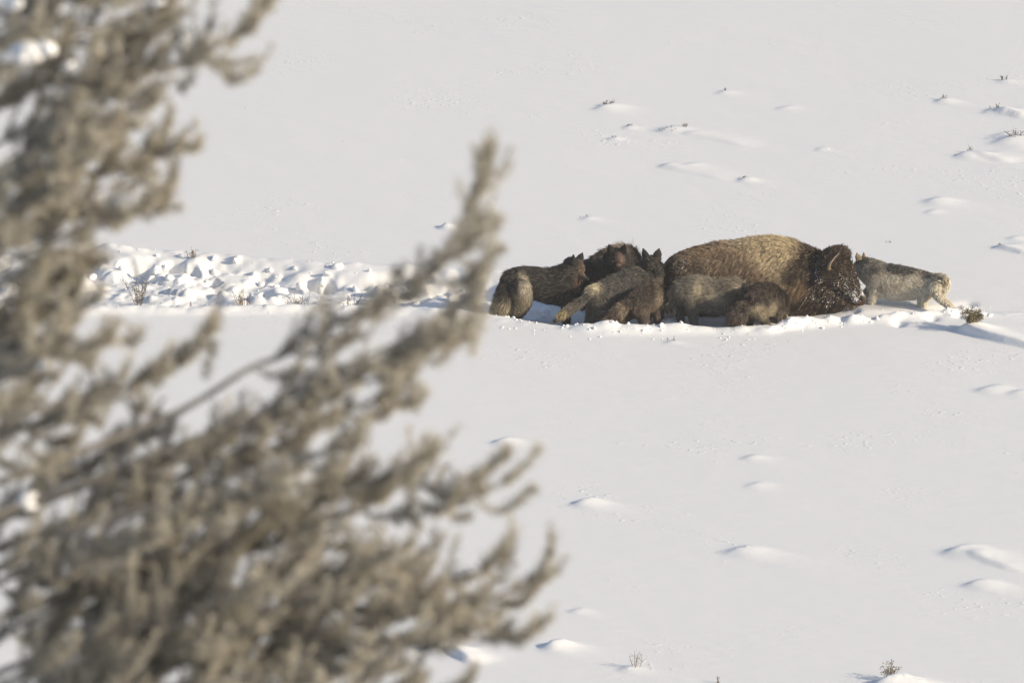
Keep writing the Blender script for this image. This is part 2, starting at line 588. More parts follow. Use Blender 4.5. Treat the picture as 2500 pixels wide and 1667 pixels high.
def fur_curves(name, me, rig, paint, N, per, rc, rad, origin, seed, tipcol=1.25, wild=.22, zmin=-9, grizzle=0.0, grizcol=(.4, .36, .3), holes=(), guard=1.45):
    g = np.random.default_rng(seed)
    me.calc_loop_triangles()
    nv = len(me.vertices)
    co = np.empty(nv * 3, np.float32); me.vertices.foreach_get('co', co); co = co.reshape(-1, 3).astype(float)
    no = np.empty(nv * 3, np.float32); me.vertices.foreach_get('normal', no); no = no.reshape(-1, 3).astype(float)
    tr = np.empty(len(me.loop_triangles) * 3, np.int32); me.loop_triangles.foreach_get('vertices', tr); tr = tr.reshape(-1, 3)
    e1 = co[tr[:, 1]] - co[tr[:, 0]]; e2 = co[tr[:, 2]] - co[tr[:, 0]]
    ar = np.linalg.norm(np.cross(e1, e2), axis=1)
    ar = ar * (co[tr[:, 0], 2] > zmin)
    for hc, hr in holes:
        ar = ar * (np.linalg.norm(co[tr[:, 0]] - np.array(tuple(hc)), axis=1) > hr)
    M = N // per
    ti = g.choice(len(tr), M, p=ar / ar.sum())
    u, v = g.random(M), g.random(M); s = u + v > 1; u[s] = 1 - u[s]; v[s] = 1 - v[s]
    w = 1 - u - v
    c0 = co[tr[ti, 0]] * w[:, None] + co[tr[ti, 1]] * u[:, None] + co[tr[ti, 2]] * v[:, None]
    n0 = no[tr[ti, 0]] * w[:, None] + no[tr[ti, 1]] * u[:, None] + no[tr[ti, 2]] * v[:, None]
    n0 /= np.linalg.norm(n0, axis=1)[:, None] + 1e-9
    D, L, U, O = rig.field(c0)
    D = D + np.array([0, 0, -1.0]) * O[:, None] + g.normal(0, wild, (M, 3))
    t0 = D - n0 * (D * n0).sum(1)[:, None]
    t0 /= np.linalg.norm(t0, axis=1)[:, None] + 1e-9
    U = U * g.uniform(.65, 1.35, M)
    cl = L * g.uniform(.7, 1.25, M)
    shade = np.clip(g.normal(1, .27, M), .4, 1.8)
    rep = lambda a: np.repeat(a, per, axis=0)
    n = rep(n0); t = rep(t0); L2 = rep(cl) * g.uniform(.6, 1.2, M * per) * np.where(g.random(M * per) < .10, guard, 1.0); U2 = rep(U)
    b = np.cross(n, t)
    short = np.clip(rep(L) / .05, .25, 1.3)
    j1 = g.normal(0, rc, M * per) * short; j2 = g.normal(0, rc, M * per) * short
    jit = t * j1[:, None] + b * j2[:, None]
    root = rep(c0) + jit - n * .006
    tip = rep(c0) + jit * .35 + (t * .92 + n * (U2 * .75)[:, None] + g.normal(0, .10, (M * per, 3))) * L2[:, None]
    mid = root * .5 + tip * .5 + n * (U2 * .28 * L2)[:, None]
    pts = np.stack([root, mid, tip], 1)
    colr = paint(rep(c0)) * (rep(shade) * g.normal(1, .14, M * per))[:, None]
    if grizzle > 0:
        k = (g.random(M * per) < grizzle * (.5 + rep(g.random(M))))[:, None]
        colr = np.where(k, colr * .45 + np.array(grizcol) * .55, colr)
    colr = np.clip(colr, .004, .9)
    sn = g.random(M * per) < paint.snowy(rep(c0))
    c3 = np.stack([colr * .62, colr, np.clip(colr * tipcol, 0, .9)], 1)
    c3[sn] = np.array([.80, .80, .81])
    fl = pts[sn]; pts[sn] = (fl[:, 1] * .55 + fl[:, 2] * .45)[:, None, :] + (fl - fl[:, 1][:, None, :]) * .16
    rr = np.stack([np.ones(M * per), np.full(M * per, .85), np.full(M * per, .18)], 1) * (rad * (.6 + .4 * short) * g.uniform(.7, 1.3, M * per))[:, None]
    rr[sn] = rad * 1.25
    cu = bpy.data.hair_curves.new(name)
    K = M * per
    cu.add_curves([3] * K)
    cu.attributes['position'].data.foreach_set('vector', (pts - origin).astype(np.float32).ravel())
    ra = cu.attributes.get('radius') or cu.attributes.new('radius', 'FLOAT', 'POINT')
    ra.data.foreach_set('value', rr.astype(np.float32).ravel())
    ca = cu.attributes.new('col', 'FLOAT_COLOR', 'POINT')
    ca.data.foreach_set('color', np.concatenate([c3, np.ones((K, 3, 1))], -1).astype(np.float32).ravel())
    cu.materials.append(M_FUR)
    return cu


def skin_body(root, rig, paint, voxel, it, fur_args, origin):
    me = rig.skin(voxel, it)
    me.name = 'body'
    nv = len(me.vertices)
    co = np.empty(nv * 3, np.float32); me.vertices.foreach_get('co', co); co = co.reshape(-1, 3).astype(float)
    c = np.clip(paint(co) * .8, .004, .9)
    a = me.color_attributes.new('col', 'FLOAT_COLOR', 'POINT')
    a.data.foreach_set('color', np.hstack([c, np.ones((nv, 1))]).astype(np.float32).ravel())
    me.materials.clear(); me.materials.append(M_HIDE)
    cu = fur_curves('fur', me, rig, paint, origin=origin, **fur_args)
    me.vertices.foreach_set('co', (co - origin).astype(np.float32).ravel())
    me.polygons.foreach_set('use_smooth', np.full(len(me.polygons), True))
    me.update()
    body = add('body', me, root)
    add('fur', cu, body)
    return body


def ball(name, parent, loc, r, mat, origin, scale=(1, 1, 1)):
    bm = bmesh.new(); bmesh.ops.create_uvsphere(bm, u_segments=12, v_segments=8, radius=r)
    me = bpy.data.meshes.new(name); bm.to_mesh(me); bm.free()
    me.polygons.foreach_set('use_smooth', np.full(len(me.polygons), True))
    me.materials.append(mat)
    o = add(name, me, parent, Vector(loc) - Vector(origin)); o.scale = scale
    return o


def unit(v):
    v = Vector(v); v.normalize(); return v


def wolf_head(rig, pos, fwd, upv, s=1.12, roll_ear=0.0):
    f = unit(fwd); r = unit(f.cross(Vector(upv))); u = r.cross(f)
    at = lambda a, b, c: Vector(pos) + (f * a + r * b + u * c) * s
    rig.tube([(at(-.10, 0, -.02), .085 * s, .09 * s), (at(-.02, 0, .0), .083 * s, .085 * s), (at(.05, 0, -.008), .062 * s, .064 * s)], up=u, fur=.028, flow=-1, lift=.4, droop=.0)
    rig.tube([(at(.03, 0, -.03), .052 * s, .052 * s), (at(.10, 0, -.045), .036 * s, .042 * s), (at(.175, 0, -.055), .027 * s, .030 * s)], up=u, fur=.011, flow=-1, lift=.3, droop=.0)
    for k in (-1, 1):
        rig.tube([(at(.0, k * .05, -.05), .045 * s, .06 * s), (at(-.07, k * .085, -.06), .05 * s, .075 * s)], up=u, fur=.05, lift=.6, droop=.15)
        ax = unit(u * 1.0 + r * k * .32 - f * .12)
        e0 = at(-.045, k * .062, .055)
        sd = unit(r * .85 + f * k * .5)
        fl = unit(ax.cross(sd))
        rig.tube([(e0, .046 * s, .034 * s), (e0 + ax * .055 * s, .045 * s, .028 * s), (e0 + ax * .088 * s, .030 * s, .017 * s), (e0 + ax * .115 * s, .009 * s, .009 * s)],
                 up=fl, fur=.012, lift=.3, droop=0, seg=12)
    return dict(nose=at(.20, 0, -.045), eyes=[at(.073, -.047, .014), at(.073, .047, .014)], f=f, at=at)


def leg(rig, pts, fur=.028):
    rig.tube([(p, r, r * 1.1) for p, r in pts], up=(1, 0.3, 0), fur=fur, lift=.35, droop=.5, seg=12)


NWOLF = 0


def make_wolf(label, base, torso, neck, head, tail, legs, paint, N=115000, grizzle=.25, grizcol=(.4, .36, .3), eye=M_AMBER, furk=1.15, rad=.0025, tipcol=1.3, tailk=1.0):
    """torso: rump -> chest; neck: chest -> skull; head: (pos, fwd, up, size)"""
    global NWOLF
    NWOLF += 1
    rig = Rig()
    rig.tube(torso, furs=[.06 * furk, .055 * furk, .065 * furk, .075 * furk], flow=-1, lift=.42, droop=.35, n=28)
    rig.tube(neck, furs=[.085 * furk, .095 * furk, .06 * furk], flow=-1, lift=.5, droop=.25, n=14)
    H = wolf_head(rig, *head)
    rig.tube(tail, furs=[.06 * tailk, .09 * tailk, .10 * tailk, .04 * tailk], flow=1, lift=.75, droop=.12, n=18, seg=12)
    for l in legs:
        leg(rig, l)
    root = thing('wolf', label, 'wolf', base, 'wolves crowding round the bison')
    og = np.array(tuple(base))
    body = skin_body(root, rig, paint, .0125, 3,
                     dict(N=N, per=6, rc=.012, rad=rad, holes=[(e, .022) for e in H['eyes']] + [(H['nose'], .03)], seed=100 + NWOLF, grizzle=grizzle, grizcol=grizcol, tipcol=tipcol, zmin=-.45), og)
    for e in H['eyes']:
        ball('eye', root, e, .016, eye, base)
    ball('nose', root, H['nose'], .022, M_NOSE, base, (1.1, .9, .8))
    return root


def ground_pt(x, y):
    return Vector((x, y, gz(x, y)))


# ------------------------------------------------------------------ bison
YB = 2.62


def bis(px, top, bot, Yc, hw, e=9):
    """torso station between two photo heights"""
    a = P(px, top + e, Yc); b = P(px, bot, Yc)
    return ((a + b) / 2, hw, (a.z - b.z) / 2)


rb = Rig()
rb.tube([bis(1640, 634, 765, YB + .02, .26), bis(1662, 613, 780, YB, .36), bis(1710, 596, 790, YB, .43), bis(1770, 586, 795, YB, .47),
         bis(1840, 584, 795, YB, .50), bis(1895, 584, 795, YB - .02, .46), bis(1945, 592, 795, YB - .05, .42), bis(1988, 612, 790, YB - .08, .36)],
        furs=[.05, .05, .055, .065, .085, .10, .11, .11], flow=-1, lift=.42, droop=1.5, n=40, seg=24)
# hump ridge
rb.tube([(P(1760, 618, YB), .18, .10), (P(1830, 607, YB), .24, .12), (P(1885, 603, YB), .24, .12), (P(1935, 610, YB), .18, .12)], fur=.09, flow=-1, lift=.5, droop=.6)
# shoulder and chest mass
rb.tube([(P(1905, 690, YB - .12), .38, .48), (P(1965, 695, YB - .16), .36, .47), (P(2015, 705, YB - .22), .28, .36)], fur=.11, flow=-1, lift=.45, droop=1.1, n=14, seg=20)
# head
YH = YB - .32
rb.tube([(P(2022, 652, YH), .23, .22), (P(2040, 664, YH), .235, .24), (P(2060, 688, YH - .02), .185, .20), (P(2080, 712, YH - .03), .14, .145), (P(2094, 727, YH - .04), .12, .11), (P(2104, 733, YH - .04), .09, .08)],
        up=(1, 0, .4), furs=[.11, .10, .05, .03, .018, .012], flow=-1, lift=.6, droop=.5, n=18, seg=18)
# woolly crown between the horns: fur stands up
rb.tube([(P(2022, 652, YH), .19, .18), (P(2036, 636, YH), .18, .16), (P(2050, 626, YH), .14, .12)], up=(1, 0, 0), fur=.085, flow=1, lift=.7, droop=0, n=8)
# lower jaw and beard
rb.tube([(P(2040, 715, YH), .13, .12), (P(2065, 738, YH - .02), .10, .09), (P(2086, 748, YH - .03), .07, .05)], up=(0, 0, 1), fur=.07, flow=-1, lift=.6, droop=1.2, n=10)
rb.tube([(P(2035, 720, YH), .11, .12), (P(2040, 758, YH), .08, .09)], up=(1, 0, 0), fur=.12, flow=1, lift=.5, droop=.9, n=6)
# ear
rb.tube([(P(2012, 672, YH - .20), .03, .045), (P(2000, 684, YH - .27), .018, .04), (P(1992, 694, YH - .30), .008, .015)], up=(1, 0, 0), fur=.06, flow=1, lift=.5, droop=.3, n=8)
# legs down into the snow
for px, dy in ((1690, -.24), (1680, .24), (1945, -.22), (1955, .2)):
    q = P(px, 740, YB + dy)
    rb.tube([(q, .15, .15), (Vector((q.x, q.y, -.35)), .11, .11), (Vector((q.x + .03, q.y, -.72)), .08, .08)], up=(1, 0, 0), fur=.06, flow=1, n=10)
# short tail hanging against the rump
rb.tube([(P(1638, 640, YB), .035, .035), (P(1626, 665, YB - .05), .025, .025), (P(1624, 715, YB - .06), .03, .03)], up=(1, 0, 0), fur=.07, flow=1, lift=.3, droop=.4, n=8)

BROWN = (.105, .070, .045); TAN = (.41, .325, .20); DKB = (.042, .029, .022); MID = (.19, .134, .088)
YN = YB - .42
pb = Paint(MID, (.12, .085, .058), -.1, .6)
pb.blob(P(1900, 615, YN), (.50, .9, .38), TAN, 1.0, .55)
pb.blob(P(1850, 588, YB), (.6, .5, .16), TAN, .7, .4)
pb.blob(P(1900, 690, YN), (.22, .7, .30), TAN, .8, .3)
pb.blob(P(1715, 622, YN), (.22, .7, .14), (.22, .15, .085), .8, .2)
pb.blob(P(1645, 690, YN), (.24, .9, .45), DKB, .9, .4)
pb.blob(P(1700, 655, YN), (.22, .6, .13), DKB, .5, .2)
pb.blob(P(1990, 640, YN), (.34, .9, .34), DKB, 1.0, .55)
pb.blob(P(1945, 665, YN), (.22, .7, .18), (.055, .038, .026), .95, .5)
pb.blob(P(2040, 680, YH), (.50, .8, .60), DKB, 1.0, .6)
pb.blob(P(1958, 698, YN), (.18, .8, .17), (.24, .16, .085), .9, .4)
pb.blob(P(1975, 745, YN), (.40, .9, .22), (.05, .034, .025), .9, .5)
pb.blob(P(2050, 605, YH), (.2, .5, .14), (.065, .042, .032), .9, .4)
pb.blob(P(2100, 736, YH), (.09, .3, .06), (.10, .055, .045), .8, .3)
pb.snow(P(2068, 700, YH - .2), (.22, .3, .20), .22)
pb.snow(P(2096, 722, YH - .1), (.13, .3, .13), .85)
pb.snow(P(2070, 752, YH), (.18, .5, .09), .60)
pb.snow(P(2035, 712, YH - .2), (.14, .3, .22), .14)
pb.snow(P(1998, 705, YN), (.16, .5, .16), .14)
pb.snow(P(2003, 672, YH - .2), (.06, .3, .16), .30)
pb.snow(P(1665, 650, YN), (.16, .5, .14), .12)
pb.snow(P(2058, 674, YH - .2), (.05, .2, .02), .8)
pb.snow(P(2084, 752, YH), (.10, .5, .06), .75)
pb.snow(P(1800, 595, YB), (.5, .5, .15), .02)

bb = ground_pt(P(1850, 760, YB).x, YB)
bison = thing('bison', 'large brown bison with frosted face standing belly-deep among the wolves', 'bison', bb)
og = np.array(tuple(bb))
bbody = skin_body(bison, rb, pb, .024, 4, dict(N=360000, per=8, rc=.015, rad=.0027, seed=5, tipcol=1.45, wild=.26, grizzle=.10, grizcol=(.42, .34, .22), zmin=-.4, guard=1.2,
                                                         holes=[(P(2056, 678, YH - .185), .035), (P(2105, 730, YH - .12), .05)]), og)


def horn(sgn):
    y0 = YH - .19 if sgn < 0 else YH + .19
    pts = [P(2029, 661, y0), P(2023, 656, y0 + sgn * .07), P(2027, 643, y0 + sgn * .12), P(2037, 630, y0 + sgn * .10), P(2049, 618, y0 + sgn * .05)]
    r = Rig()
    r.tube([(p - bb, w, w) for p, w in zip(pts, (.040, .036, .020, .012, .004))], up=(0, 1, .2), n=20, seg=12)
    me = mesh_np('horn', np.concatenate(r.V), np.concatenate(r.F), M_HORN)
    return add('horn', me, bison)


M_HORN, nt, b = new_mat('horn')
tx = nt.nodes.new('ShaderNodeTexNoise'); tx.inputs['Scale'].default_value = 14
cr = nt.nodes.new('ShaderNodeValToRGB')
cr.color_ramp.elements[0].color = (.10, .065, .035, 1); cr.color_ramp.elements[1].color = (.34, .255, .16, 1)
cr.color_ramp.elements[0].position = .3; cr.color_ramp.elements[1].position = .7
nt.links.new(tx.outputs['Fac'], cr.inputs[0]); nt.links.new(cr.outputs[0], b.inputs['Base Color'])
b.inputs['Roughness'].default_value = .5
horn(-1); horn(1)
ball('eye', bison, P(2056, 678, YH - .20), .032, M_DARK, bb)
ball('eye', bison, P(2056, 678, YH + .185), .024, M_DARK, bb)
ball('nostril', bison, P(2104, 729, YH - .135), .034, M_NOSE, bb, (1, .5, 1))
ball('nostril', bison, P(2104, 728, YH + .045), .030, M_NOSE, bb, (1, .5, 1))

# ------------------------------------------------------------------ wolves
BLK = (.026, .0245, .0225); GRY = (.10, .088, .07); PALE = (.36, .31, .235); BRN = (.075, .056, .042); CREAM = (.50, .43, .30)


def st(px, py, Y, rw, rh):
    return (P(px, py, Y), rw, rh)


def lp(*a):
    return [(P(x, y, Y), r) for x, y, Y, r in a]


# 1 black wolf with pale haunch, at the left end
p = Paint(BLK, (.035, .031, .027), .1, .55)
p.blob(P(1283, 700, 1.75), (.12, .28, .36), (.46, .40, .30), .95, .5).blob(P(1262, 745, 1.7), (.26, .35, .20), (.27, .22, .14), .9, .5)
p.blob(P(1228, 745, 1.85), (.14, .4, .16), (.33, .28, .19), .85, .4).blob(P(1212, 772, 1.8), (.14, .4, .10), (.14, .105, .06), .8, .3)
p.blob(P(1300, 765, 1.75), (.12, .3, .1), PALE, .7, .4).blob(P(1421, 660, 2.1), (.13, .25, .15), (.17, .12, .085), .9, .5)
p.blob(P(1415, 690, 2.0), (.12, .3, .10), (.16, .08, .06), .8, .4).blob(P(1380, 705, 1.95), (.2, .3, .2), (.05, .042, .034), .6, .3)
p.blob(P(1330, 730, 1.9), (.1, .3, .1), (.09, .075, .06), .5, .3).blob(P(1441, 674, 1.9), (.08, .4, .07), BLK, .9, .5)
make_wolf('black wolf with pale tan haunch and tail, leftmost of the pack', ground_pt(P(1310, 700, 2.05).x, 2.05),
          [st(1250, 690, 2.02, .15, .18), st(1282, 686, 2.05, .17, .20), st(1330, 696, 2.08, .18, .235), st(1378, 700, 2.10, .19, .275)],
          [st(1375, 682, 2.10, .17, .20), st(1395, 665, 2.10, .14, .16), st(1408, 652, 2.10, .10, .11)],
          (P(1408, 654, 2.08), (.74, -.56, -.38), (.15, 0, 1), 1.27),
          [st(1240, 680, 2.0, .06, .06), st(1232, 712, 1.9, .075, .075), st(1224, 745, 1.82, .08, .08), st(1206, 774, 1.75, .045, .045)],
          [lp((1270, 700, 1.88, .15), (1276, 740, 1.85, .125), (1258, 772, 1.84, .09), (1262, 800, 1.8, .05)), lp((1258, 705, 2.15, .13), (1252, 750, 2.1, .11), (1244, 790, 2.1, .06)),
           lp((1378, 715, 1.98, .09), (1380, 755, 1.95, .05), (1380, 790, 1.93, .04)), lp((1372, 715, 2.22, .09), (1385, 760, 2.22, .05), (1385, 790, 2.22, .04))],
          p, grizzle=.22, grizcol=(.20, .17, .14))

# 2 the wolf looking at the camera
p = Paint(BLK, BLK, .1, .6)
p.blob(P(1452, 636, 3.0), (.22, .4, .07), (.36, .30, .19), .9, .4).blob(P(1420, 640, 3.1), (.14, .4, .08), (.20, .15, .09), .8, .4)
p.blob(P(1513, 636, 2.7), (.085, .3, .14), (.19, .125, .10), .95, .4).blob(P(1505, 658, 2.6), (.04, .3, .028), (.22, .045, .035), .85, .4)  # right half of the face coloured paler as if sunlit; red muzzle is blood
p.blob(P(1482, 690, 2.8), (.25, .4, .12), (.06, .032, .028), .7, .4).blob(P(1492, 640, 2.7), (.07, .3, .10), (.07, .055, .047), .8, .5)
make_wolf('black wolf with blood-reddened face looking straight at the camera', ground_pt(P(1465, 700, 3.05).x, 3.05),
          [st(1418, 672, 3.2, .15, .18), st(1445, 670, 3.15, .17, .20), st(1480, 672, 3.05, .18, .21), st(1508, 676, 2.98, .18, .22)],
          [st(1508, 670, 2.97, .17, .19), st(1508, 652, 2.92, .14, .15), st(1506, 638, 2.86, .10, .10)],
          (P(1505, 632, 2.84), (.06, -.93, -.38), (0.06, -.3, 1), 1.3),
          [st(1410, 660, 3.25, .05, .05), st(1396, 690, 3.3, .05, .05), st(1392, 730, 3.3, .03, .03)],
          [lp((1425, 690, 3.1, .11), (1422, 740, 3.1, .06), (1420, 775, 3.1, .04)), lp((1420, 690, 3.3, .11), (1416, 740, 3.3, .06), (1414, 775, 3.3, .04)),
           lp((1508, 700, 2.88, .08), (1508, 750, 2.86, .05), (1508, 780, 2.86, .04)), lp((1512, 700, 3.1, .08), (1515, 750, 3.1, .05), (1515, 780, 3.1, .04))],
          p, grizzle=.15, grizcol=(.15, .12, .10))

# 3 shaggy wolf at the back
p = Paint((.13, .108, .088), BLK, .3, .7)
p.blob(P(1465, 618, 3.6), (.17, .5, .14), (.018, .016, .015), 1, .5).blob(P(1528, 606, 3.75), (.26, .6, .13), (.30, .25, .195), .85, .4)
make_wolf('shaggy dark wolf half hidden behind the wolf facing the camera', ground_pt(P(1510, 700, 3.7).x, 3.7),
          [st(1464, 648, 3.55, .14, .15), st(1483, 643, 3.66, .17, .18), st(1508, 638, 3.85, .18, .20), st(1528, 640, 4.0, .18, .20)],
          [st(1530, 642, 4.0, .16, .17), st(1540, 648, 4.15, .13, .14), st(1546, 656, 4.25, .10, .10)],
          (P(1548, 660, 4.3), (.3, .8, -.5), (0, .3, 1), 1.1),
          [st(1454, 638, 3.5, .05, .05), st(1444, 650, 3.45, .06, .06), st(1438, 680, 3.42, .03, .03)],
          [lp((1468, 665, 3.5, .1), (1470, 710, 3.5, .06), (1470, 750, 3.5, .04)), lp((1456, 665, 3.65, .1), (1458, 700, 3.65, .06), (1458, 735, 3.65, .04)),
           lp((1536, 665, 3.9, .08), (1538, 710, 3.9, .05), (1538, 740, 3.9, .04)), lp((1523, 660, 4.05, .08), (1524, 700, 4.05, .05), (1524, 730, 4.05, .04))],
          p, grizzle=.28, grizcol=(.24, .2, .16), furk=1.55)

# 4 grey wolf seen from behind, head turned to the bison
p = Paint((.052, .050, .046), (.12, .106, .088), .1, .5)
p.blob(P(1450, 702, 1.4), (.19, .4, .10), (.56, .48, .32), .95, .5).blob(P(1500, 700, 1.6), (.3, .4, .12), (.06, .06, .058), .6, .3)
p.blob(P(1372, 768, 1.0), (.12, .3, .075), (.42, .33, .16), .9, .5).blob(P(1350, 788, 1.0), (.07, .3, .06), (.02, .016, .012), 1, .6)
p.blob(P(1395, 750, 1.1), (.1, .3, .08), (.15, .125, .10), .7, .4).blob(P(1590, 640, 2.2), (.2, .5, .22), (.028, .026, .023), .9, .5)
p.blob(P(1462, 750, 1.3), (.15, .4, .2), (.13, .108, .082), .8, .4).blob(P(1612, 705, 2.1), (.06, .4, .2), (.30, .245, .17), .8, .4)
p.blob(P(1608, 640, 2.3), (.06, .4, .1), (.10, .085, .07), .6, .4)
make_wolf('grey wolf seen from behind with head turned away, pale stripe, black-tipped tail', ground_pt(P(1500, 720, 1.8).x, 1.75),
          [st(1452, 728, 1.48, .16, .18), st(1485, 716, 1.68, .18, .20), st(1530, 700, 2.0, .19, .22), st(1572, 690, 2.3, .20, .25)],
          [st(1572, 684, 2.3, .18, .20), st(1588, 664, 2.35, .165, .17), st(1594, 650, 2.38, .125, .125)],
          (P(1594, 643, 2.40), (.38, .90, -.22), (-.05, .1, 1), 1.38),
          [st(1440, 722, 1.42, .045, .045), st(1412, 742, 1.28, .04, .04), st(1380, 764, 1.14, .04, .04), st(1352, 786, 1.0, .012, .012)],
          [lp((1465, 738, 1.42, .13), (1462, 765, 1.38, .085), (1445, 788, 1.32, .05), (1450, 815, 1.3, .04)), lp((1450, 740, 1.62, .11), (1440, 775, 1.6, .06), (1430, 800, 1.6, .04)),
           lp((1575, 720, 2.18, .09), (1580, 760, 2.15, .055), (1580, 800, 2.15, .04)), lp((1585, 715, 2.45, .09), (1592, 760, 2.45, .055), (1592, 795, 2.45, .04))],
          p, grizzle=.34, grizcol=(.24, .21, .17), tailk=.6)

# 5 small brown wolf in front of it, rump to the camera
p = Paint((.055, .043, .036), (.10, .077, .058), .0, .45)
p.blob(P(1490, 780, .95), (.2, .4, .14), (.055, .034, .03), .8, .4).blob(P(1520, 755, 1.0), (.06, .3, .11), (.27, .215, .14), .8, .4)
p.blob(P(1565, 755, 1.05), (.17, .3, .12), (.14, .105, .072), .8, .4).blob(P(1545, 715, 1.2), (.14, .3, .06), (.11, .075, .06), .7, .4)
p.blob(P(1608, 720, 1.7), (.08, .4, .14), (.32, .26, .18), .8, .4)
make_wolf('brown wolf with drooping reddish tail crouched in front of the grey wolf', ground_pt(P(1565, 740, 1.5).x, 1.45),
          [st(1552, 748, 1.18, .15, .17), st(1562, 738, 1.35, .165, .18), st(1582, 728, 1.62, .16, .18), st(1600, 722, 1.85, .15, .17)],
          [st(1602, 722, 1.85, .12, .13), st(1612, 726, 1.95, .11, .11), st(1620, 735, 2.0, .09, .09)],
          (P(1624, 740, 2.02), (.45, .3, -.8), (.5, .5, .5), .95),
          [st(1538, 740, 1.10, .045, .045), st(1516, 756, 1.0, .055, .055), st(1496, 775, .93, .055, .055), st(1474, 793, .88, .025, .025)],
          [lp((1565, 758, 1.12, .11), (1572, 785, 1.05, .07), (1570, 806, 1.05, .045)), lp((1535, 760, 1.22, .10), (1522, 785, 1.15, .06), (1518, 805, 1.15, .04)),
           lp((1600, 745, 1.75, .07), (1605, 780, 1.72, .045), (1605, 800, 1.72, .04)), lp((1608, 740, 1.95, .07), (1612, 780, 1.95, .045), (1612, 795, 1.95, .04))],
          p, N=95000, grizzle=.25, grizcol=(.26, .2, .15), tailk=.85)

# 6 grey-brown wolf along the flank of the bison
p = Paint((.17, .147, .115), (.12, .104, .084), .1, .5)
p.blob(P(1712, 712, 1.4), (.13, .35, .17), (.50, .42, .28), .95, .4).blob(P(1755, 730, 1.4), (.20, .35, .11), (.46, .39, .27), .9, .4)
p.blob(P(1645, 715, 1.6), (.05, .3, .13), (.30, .2, .12), .7, .3).blob(P(1790, 690, 1.7), (.1, .3, .06), (.15, .12, .085), .7, .4)
p.blob(P(1780, 705, 1.5), (.09, .3, .07), (.03, .027, .024), .8, .4).blob(P(1700, 672, 1.7), (.3, .4, .05), (.17, .145, .11), .7, .3)
p.blob(P(1805, 708, 1.6), (.05, .3, .08), (.40, .33, .23), .7, .4)
make_wolf('grey-brown wolf with head down along the flank of the bison', ground_pt(P(1720, 720, 1.72).x, 1.72),
          [st(1668, 715, 1.74, .15, .19), st(1700, 713, 1.72, .17, .235), st(1740, 724, 1.70, .165, .235), st(1775, 728, 1.68, .16, .23)],
          [st(1776, 712, 1.70, .14, .16), st(1795, 706, 1.72, .12, .13), st(1808, 708, 1.74, .09, .10)],
          (P(1812, 712, 1.75), (.72, .22, -.66), (.6, 0, .8), 1.05),
          [st(1656, 700, 1.76, .045, .045), st(1645, 725, 1.76, .055, .055), st(1640, 760, 1.74, .03, .03)],
          [lp((1685, 725, 1.66, .13), (1690, 755, 1.62, .085), (1695, 790, 1.58, .05)), lp((1668, 722, 1.85, .12), (1660, 755, 1.85, .07), (1662, 785, 1.85, .045)),
           lp((1775, 735, 1.58, .08), (1780, 765, 1.58, .05), (1780, 790, 1.58, .04)), lp((1785, 735, 1.82, .08), (1792, 765, 1.82, .05), (1792, 785, 1.82, .04))],
          p, grizzle=.42, grizcol=(.34, .3, .23))

# 7 dark brown wolf, rump to the camera, at the shoulder of the bison
p = Paint((.038, .029, .025), (.10, .08, .06), .05, .42)
p.blob(P(1850, 762, .95), (.16, .35, .16), (.42, .35, .23), .95, .5).blob(P(1888, 752, 1.3), (.11, .35, .16), (.34, .28, .19), .9, .45)
p.blob(P(1803, 772, .85), (.15, .3, .13), (.085, .06, .05), .9, .5).blob(P(1830, 715, 1.1), (.14, .3, .15), (.05, .034, .03), .7, .4)
p.blob(P(1882, 725, 1.4), (.05, .3, .1), (.17, .135, .095), .6, .3).blob(P(1912, 760, 1.7), (.08, .3, .1), (.20, .165, .12), .8, .4)
make_wolf('dark brown wolf with rump to the camera and bushy tail, nearest to the bison\'s shoulder', ground_pt(P(1860, 740, 1.4).x, 1.4),
          [st(1838, 746, 1.12, .18, .20), st(1852, 735, 1.3, .20, .235), st(1870, 732, 1.52, .20, .24), st(1888, 740, 1.72, .18, .21)],
          [st(1886, 738, 1.72, .14, .16), st(1900, 748, 1.80, .12, .12), st(1908, 756, 1.84, .09, .10)],
          (P(1911, 760, 1.85), (.62, .1, -.78), (.7, 0, .6), 1.0),
          [st(1824, 745, 1.0, .05, .05), st(1812, 756, .92, .065, .065), st(1800, 772, .88, .065, .065), st(1788, 786, .85, .035, .035)],
          [lp((1852, 758, 1.08, .125), (1864, 778, .98, .07), (1873, 797, .93, .045), (1873, 815, .93, .04)), lp((1828, 755, 1.2, .12), (1830, 785, 1.15, .06), (1832, 805, 1.15, .04)),
           lp((1886, 755, 1.6, .08), (1900, 778, 1.55, .05), (1905, 795, 1.55, .045)), lp((1892, 750, 1.8, .08), (1898, 780, 1.8, .05), (1898, 795, 1.8, .04))],
          p, N=120000, grizzle=.25, grizcol=(.26, .21, .15))

# 8 pale wolf in front of the bison
p = Paint((.73, .62, .465), (.78, .67, .505), .1, .6)
p.blob(P(2200, 652, 2.4), (.46, .6, .10), (.10, .085, .066), .95, .5).blob(P(2262, 668, 2.2), (.18, .5, .085), (.075, .063, .05), .9, .4)
p.blob(P(2140, 645, 2.7), (.24, .5, .15), (.27, .235, .18), .8, .45).blob(P(2270, 680, 2.0), (.05, .3, .07), (.09, .07, .055), .8, .4)
p.blob(P(2285, 715, 1.95), (.09, .3, .18), (.74, .65, .48), .9, .5).blob(P(2278, 715, 1.85), (.025, .12, .05), (.20, .10, .065), .8, .4)
p.blob(P(2308, 690, 2.0), (.05, .3, .07), (.40, .30, .14), .8, .4).blob(P(2294, 682, 2.0), (.055, .3, .06), (.08, .065, .05), .8, .4)
p.blob(P(2302, 708, 2.0), (.04, .3, .04), (.045, .037, .03), .8, .4).blob(P(2160, 690, 2.5), (.25, .4, .12), (.30, .255, .19), .6, .3)
